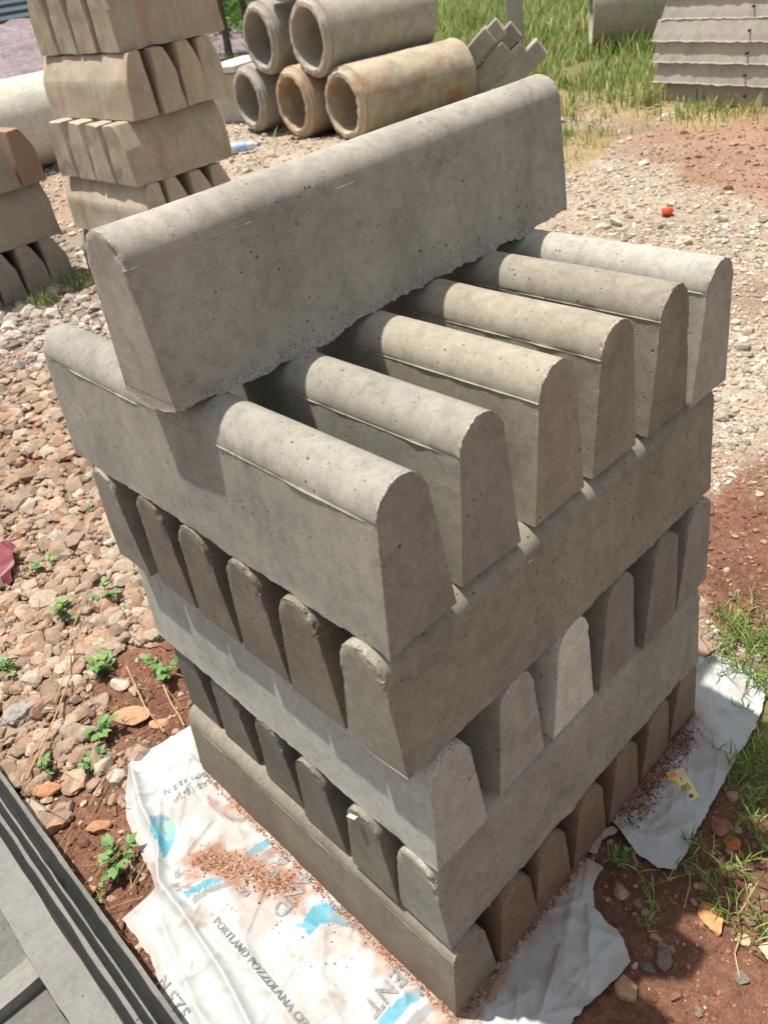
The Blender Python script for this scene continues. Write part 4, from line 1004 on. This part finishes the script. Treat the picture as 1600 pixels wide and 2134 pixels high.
# ------------------------------------------------------------------ single rocks, stalks, litter
def rock(nm, x, y, rad, col, label, seed, sc=(1,1,.6), rough=.0, cat='rock', group=None):
    V, Fc = ico(4 if rough else 3); rg = np.random.default_rng(seed); V = rock_shape(V, rg, 11, .5, .85)
    V = V*np.array(sc)*rad; V += (fbm(V/rad*3+seed, seed, 3)-.5)[:, None]*V/np.linalg.norm(V, axis=1)[:, None]*rad*(.16+rough)
    if rough: V += ((vnoise(V/rad*7, seed+1)-.5)*rad*.22)[:, None]*V/np.linalg.norm(V, axis=1)[:, None]
    c = np.tile(col, (len(V), 1))*(.85+.3*fbm(V/rad*2.5, seed+2, 2))[:, None]
    me = np_mesh(nm, V, Fc, smooth=False, col=c); o = link(nm, me, M_STONE, None, (x, y, float(ground_z(x, y))+rad*sc[2]*.45), (0, 0, rg.uniform(0, 6)))
    tag(o, label, cat, group); return o
rock('mortar_lump', -.283, 1.475, .062, srgb(150,146,142), 'rough grey lump of set mortar lying on the tan stones', 1, (1.1,.9,.6), .22, 'mortar lump')
rock('stone', .478, -.306, .033, srgb(204,150,104), 'orange and cream wedge-shaped stone on the red soil at right', 2, (1.3,.8,.5))
rock('stone', .247, -.246, .028, srgb(166,134,108), 'light brown stone beside the edge of the front sack', 3)
rock('stone', .486, -.372, .019, srgb(196,166,136), 'small pale flat stone right of the orange wedge stone', 4, (1.2,.8,.45))
rock('stone', .490, -.418, .024, srgb(206,188,162), 'cream stone at the lower right picture edge', 5)
rock('stone', .694, -.221, .026, srgb(150,106,92), 'pinkish stone near the tip of the right-hand sack', 6)
rock('stone', .672, -.252, .022, srgb(186,112,72), 'orange stone just below the pinkish stone', 7)
rock('stone', -.064, 1.213, .052, srgb(178,140,112), 'large flat tan stone on the red soil left of the pile', 8, (1.3,.8,.22))
rock('stone', -.020, 1.135, .026, srgb(184,146,116), 'small flat triangular stone near the top corner of the printed sack', 9, (1.2,.8,.3))
rock('stone', -.311, .962, .030, srgb(172,128,98), 'tan stone alone on red soil beside the sack fold', 10, (1.2,.8,.5))
rock('stone', -.418, .825, .028, srgb(176,136,100), 'tan stone near the rosette weed', 11, (1.2,.8,.5))
rock('stone', -.35, 1.17, .040, srgb(186,136,106), 'large rounded orange-tan stone near the grey gratings', 12, (1.2,.9,.55))
rock('stone', .310, -.253, .014, srgb(112,108,96), 'small green-grey stone on the red soil', 13)
rock('stone', .409, -.402, .016, srgb(118,112,102), 'small grey stone by the dry stalk at lower right', 14)
rock('stone', 1.62, .42, .03, srgb(196,176,150), 'pale stone on red soil right of the third course', 15, (1.4,.8,.5))
for k in range(9):
    x, y = [(.36,2.05),(.50,3.0),(.2,2.25),(.42,2.5),(-.12,1.5),(.02,1.62),(.05,1.52),(-.02,1.36),(.0,1.30)][k]
    rock('stone', x, y, [.05,.055,.04,.035,.04,.035,.033,.032,.026][k], PAL['tan'][k] if k > 3 else PAL['grey'][k], ['dark-sided grey lump far left','large grey stone beside the third course','grey stone near the plastic scrap','squat grey stone left of the fourth course','slab-like brown stone above the mortar lump','long brown stone between the weeds','thick tan stone between the weeds','round grey-brown stone left of the bushy weed','small round stone under the bushy weed'][k], 30+k, (1.2,.9,.55))
def stalk(pts, r, label, mat=M_TWIG):
    bm = bmesh.new()
    for a, b in zip(pts[:-1], pts[1:]):
        tube(bm, (a[0]-pts[0][0], a[1]-pts[0][1], a[2]), (b[0]-pts[0][0], b[1]-pts[0][1], b[2]), r, r*.85, 6)
    me = bpy.data.meshes.new('dry_stalk'); bm.to_mesh(me); bm.free(); o = link('dry_stalk', me, mat, None, (pts[0][0], pts[0][1], 0)); tag(o, label, 'dry stalk', 'dry stalks on the ground')
stalk([(.02,1.36,.05),(.0,1.28,.04),(-.02,1.2,.02),(-.03,1.08,.01)], .0028, 'long dry stalk running down to the corner of the printed sack')
stalk([(.06,1.22,.03),(.04,1.15,.02),(.03,1.09,.015),(.02,1.05,.01)], .003, 'bent dry stalk against the bottom kerb at left')
stalk([(-.20,1.42,.04),(-.12,1.5,.05),(-.02,1.66,.05),(.10,1.80,.04)], .0022, 'thin straw lying across the tan stones')
stalk([(-.38,1.22,.04),(-.22,1.36,.05),(-.12,1.48,.04)], .003, 'straw reaching past the mortar lump')
stalk([(-.30,1.02,.02),(-.24,1.06,.02),(-.20,1.08,.02)], .0022, 'reddish short stalk above the sack corner')
stalk([(-.28,.76,.02),(-.34,.73,.015),(-.30,.80,.02)], .0016, 'short stalk below the rosette weed')
stalk([(.50,-.36,.01),(.44,-.37,.012),(.40,-.40,.012)], .0018, 'pale straw on red soil at lower right')
stalk([(.54,-.22,.01),(.50,-.24,.03),(.46,-.25,.01)], .0014, 'arched straw beside the crab grass')
RG = np.random.default_rng(77)
bm = bmesh.new()
for _ in range(420):
    r = RG.uniform(1.2, 3.6); a = R_(RG.uniform(60, 100)); x, y = -.44+r*math.cos(a), -.56+r*math.sin(a)
    if -.05 < x < .95 and -.05 < y < .93: continue
    if in_poly(np.array([x]), np.array([y]), SACK_L)[0]: continue
    t = RG.uniform(0, 2*pi); l = RG.uniform(.02, .12); z = RG.uniform(.012, .035)
    tube(bm, (x, y, z), (x+l*math.cos(t), y+l*math.sin(t), z+RG.uniform(-.008, .012)), .0012, .0007, 4)
me = bpy.data.meshes.new('straw'); bm.to_mesh(me); bm.free(); o = link('straw', me, M_TWIG); tag(o, 'fine dry straw scattered over the tan stones', 'straw', kind='stuff')

M_CAPO = plain('orange_plastic', srgb(232,84,40), .4, .5, .1)
def lathe(name, prof, mat, parent=None, seg=24, **kw):
    V = []; F = []; n = len(prof)
    for x, r in prof:
        for k in range(seg): V.append((x, r*math.cos(k*2*pi/seg), r*math.sin(k*2*pi/seg)))
    for i in range(n-1):
        for k in range(seg): F.append((i*seg+k, (i+1)*seg+k, (i+1)*seg+(k+1) % seg, i*seg+(k+1) % seg))
    me = bpy.data.meshes.new(name); me.from_pydata(V, [], F); me.shade_smooth(); return link(name, me, mat, parent, **kw)
o = lathe('orange_cap', [(0,0),(0,.028),(.006,.036),(.035,.038),(.042,.034),(.042,.026),(.01,.024),(.008,0)], M_CAPO, loc=(4.55, 2.07, .03), rot=(0, -1.1, .4)); tag(o, 'bright orange plastic cap lying on the pale gravel', 'cap')
M_BOT = plain('bottle_plastic', srgb(196,206,214), .25, .5, .1); M_LAB = plain('bottle_label', srgb(150,178,226), .5, .3, .5, 30); M_BCAP = plain('blue_cap', srgb(70,110,190), .4, .4)
b = empty('water_bottle', (5.02, 7.72, .055), -.9); tag(b, 'crushed clear plastic bottle with blue label on the gravel by the pipes', 'bottle')
lathe('body', [(-.02,0),(-.02,.04),(.0,.05),(.10,.05),(.24,.05),(.28,.035),(.30,.018),(.32,.016)], M_BOT, b); lathe('label', [(.07,.0508),(.075,.0525),(.19,.0525),(.195,.0508)], M_LAB, b); lathe('cap', [(.318,.018),(.318,.021),(.345,.021),(.345,0)], M_BCAP, b)
me, c0 = flat_piece('plastic_scrap', [(-.13,.0),(-.10,.19),(.03,.17),(.10,.10),(.055,.0),(.02,-.075)], 0, None, '', '', .0015, .018, 2)
o = link('plastic_scrap', me, plain('dull_red_plastic', srgb(120,58,68), .45, .45, .2, 25), None, (-.035, 2.27, .045), (R_(12), R_(-18), R_(-10))); tag(o, 'crumpled dull red plastic scrap at the left picture edge', 'plastic scrap')

# ------------------------------------------------------------------ grey frames in the lower left corner
def bar(name, x0, x1, y0, y1, z0, z1, root, seed, n=.003, mat=None):
    sx, sy, sz = x1-x0, y1-y0, z1-z0; step = .03
    cx, cy, cz = (max(1, min(60, int(v/step))) for v in (sx, sy, sz))
    bm = bmesh.new(); 
    vs = {}
    def V(i, j, k):
        key = (i, j, k)
        if key not in vs: vs[key] = bm.verts.new((x0+sx*i/cx, y0+sy*j/cy, z0+sz*k/cz))
        return vs[key]
    for i in range(cx):
        for j in range(cy):
            bm.faces.new((V(i,j,0), V(i,j+1,0), V(i+1,j+1,0), V(i+1,j,0))); bm.faces.new((V(i,j,cz), V(i+1,j,cz), V(i+1,j+1,cz), V(i,j+1,cz)))
    for i in range(cx):
        for k in range(cz):
            bm.faces.new((V(i,0,k), V(i+1,0,k), V(i+1,0,k+1), V(i,0,k+1))); bm.faces.new((V(i,cy,k), V(i,cy,k+1), V(i+1,cy,k+1), V(i+1,cy,k)))
    for j in range(cy):
        for k in range(cz):
            bm.faces.new((V(0,j,k), V(0,j,k+1), V(0,j+1,k+1), V(0,j+1,k))); bm.faces.new((V(cx,j,k), V(cx,j+1,k), V(cx,j+1,k+1), V(cx,j,k+1)))
    bmesh.ops.bevel(bm, geom=[e for e in bm.edges if len(e.link_faces) == 2 and e.calc_face_angle(0) > 1.0], offset=.004, segments=2, affect='EDGES')
    co = np.array([v.co[:] for v in bm.verts]); d = (np.stack([fbm(co*16+seed+q*5, seed+q, 3) for q in range(3)], -1)-.5)*n*1.6
    d += (np.stack([fbm(co*55+seed+q*5, seed+q+7, 2) for q in range(3)], -1)-.5)*n*.8
    for v, q in zip(bm.verts, d): v.co += Vector(q)
    me = bpy.data.meshes.new(name); bm.to_mesh(me); bm.free(); 
    for p in me.polygons: p.use_smooth = True
    me.set_sharp_from_angle(angle=R_(40))
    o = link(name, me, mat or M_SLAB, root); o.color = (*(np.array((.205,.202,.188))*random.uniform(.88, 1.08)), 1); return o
FG = 'grey concrete gratings stacked at lower left'
fl = ['lowest grey grating of the lower left stack, touching the soil', 'second grating from the ground in the lower left stack, with open gaps in its side', 'middle grating of the lower left stack', 'fourth grating up in the lower left stack', 'topmost grey grating at lower left showing its recessed panels and rib']
xe = [-.418, -.445, -.452, -.468, -.487]; th = .10
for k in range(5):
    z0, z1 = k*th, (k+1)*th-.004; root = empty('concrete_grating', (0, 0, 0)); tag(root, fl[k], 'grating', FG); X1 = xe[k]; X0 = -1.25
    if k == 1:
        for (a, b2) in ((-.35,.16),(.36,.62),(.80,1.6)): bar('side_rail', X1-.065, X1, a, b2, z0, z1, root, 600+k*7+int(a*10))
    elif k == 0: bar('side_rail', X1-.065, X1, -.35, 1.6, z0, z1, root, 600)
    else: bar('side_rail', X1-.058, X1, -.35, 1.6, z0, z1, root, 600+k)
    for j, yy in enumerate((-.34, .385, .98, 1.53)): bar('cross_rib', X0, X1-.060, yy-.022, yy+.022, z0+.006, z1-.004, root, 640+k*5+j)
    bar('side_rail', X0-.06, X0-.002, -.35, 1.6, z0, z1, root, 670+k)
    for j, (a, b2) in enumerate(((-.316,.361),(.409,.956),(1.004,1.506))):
        pn = bar('panel', X0+.002, X1-.062, a, b2, z0+.012, z0+.064, root, 690+k*4+j, .010); pn.color = (.135, .132, .120, 1)  # darker than the rails: stained concrete, plus recess shading painted into the colour
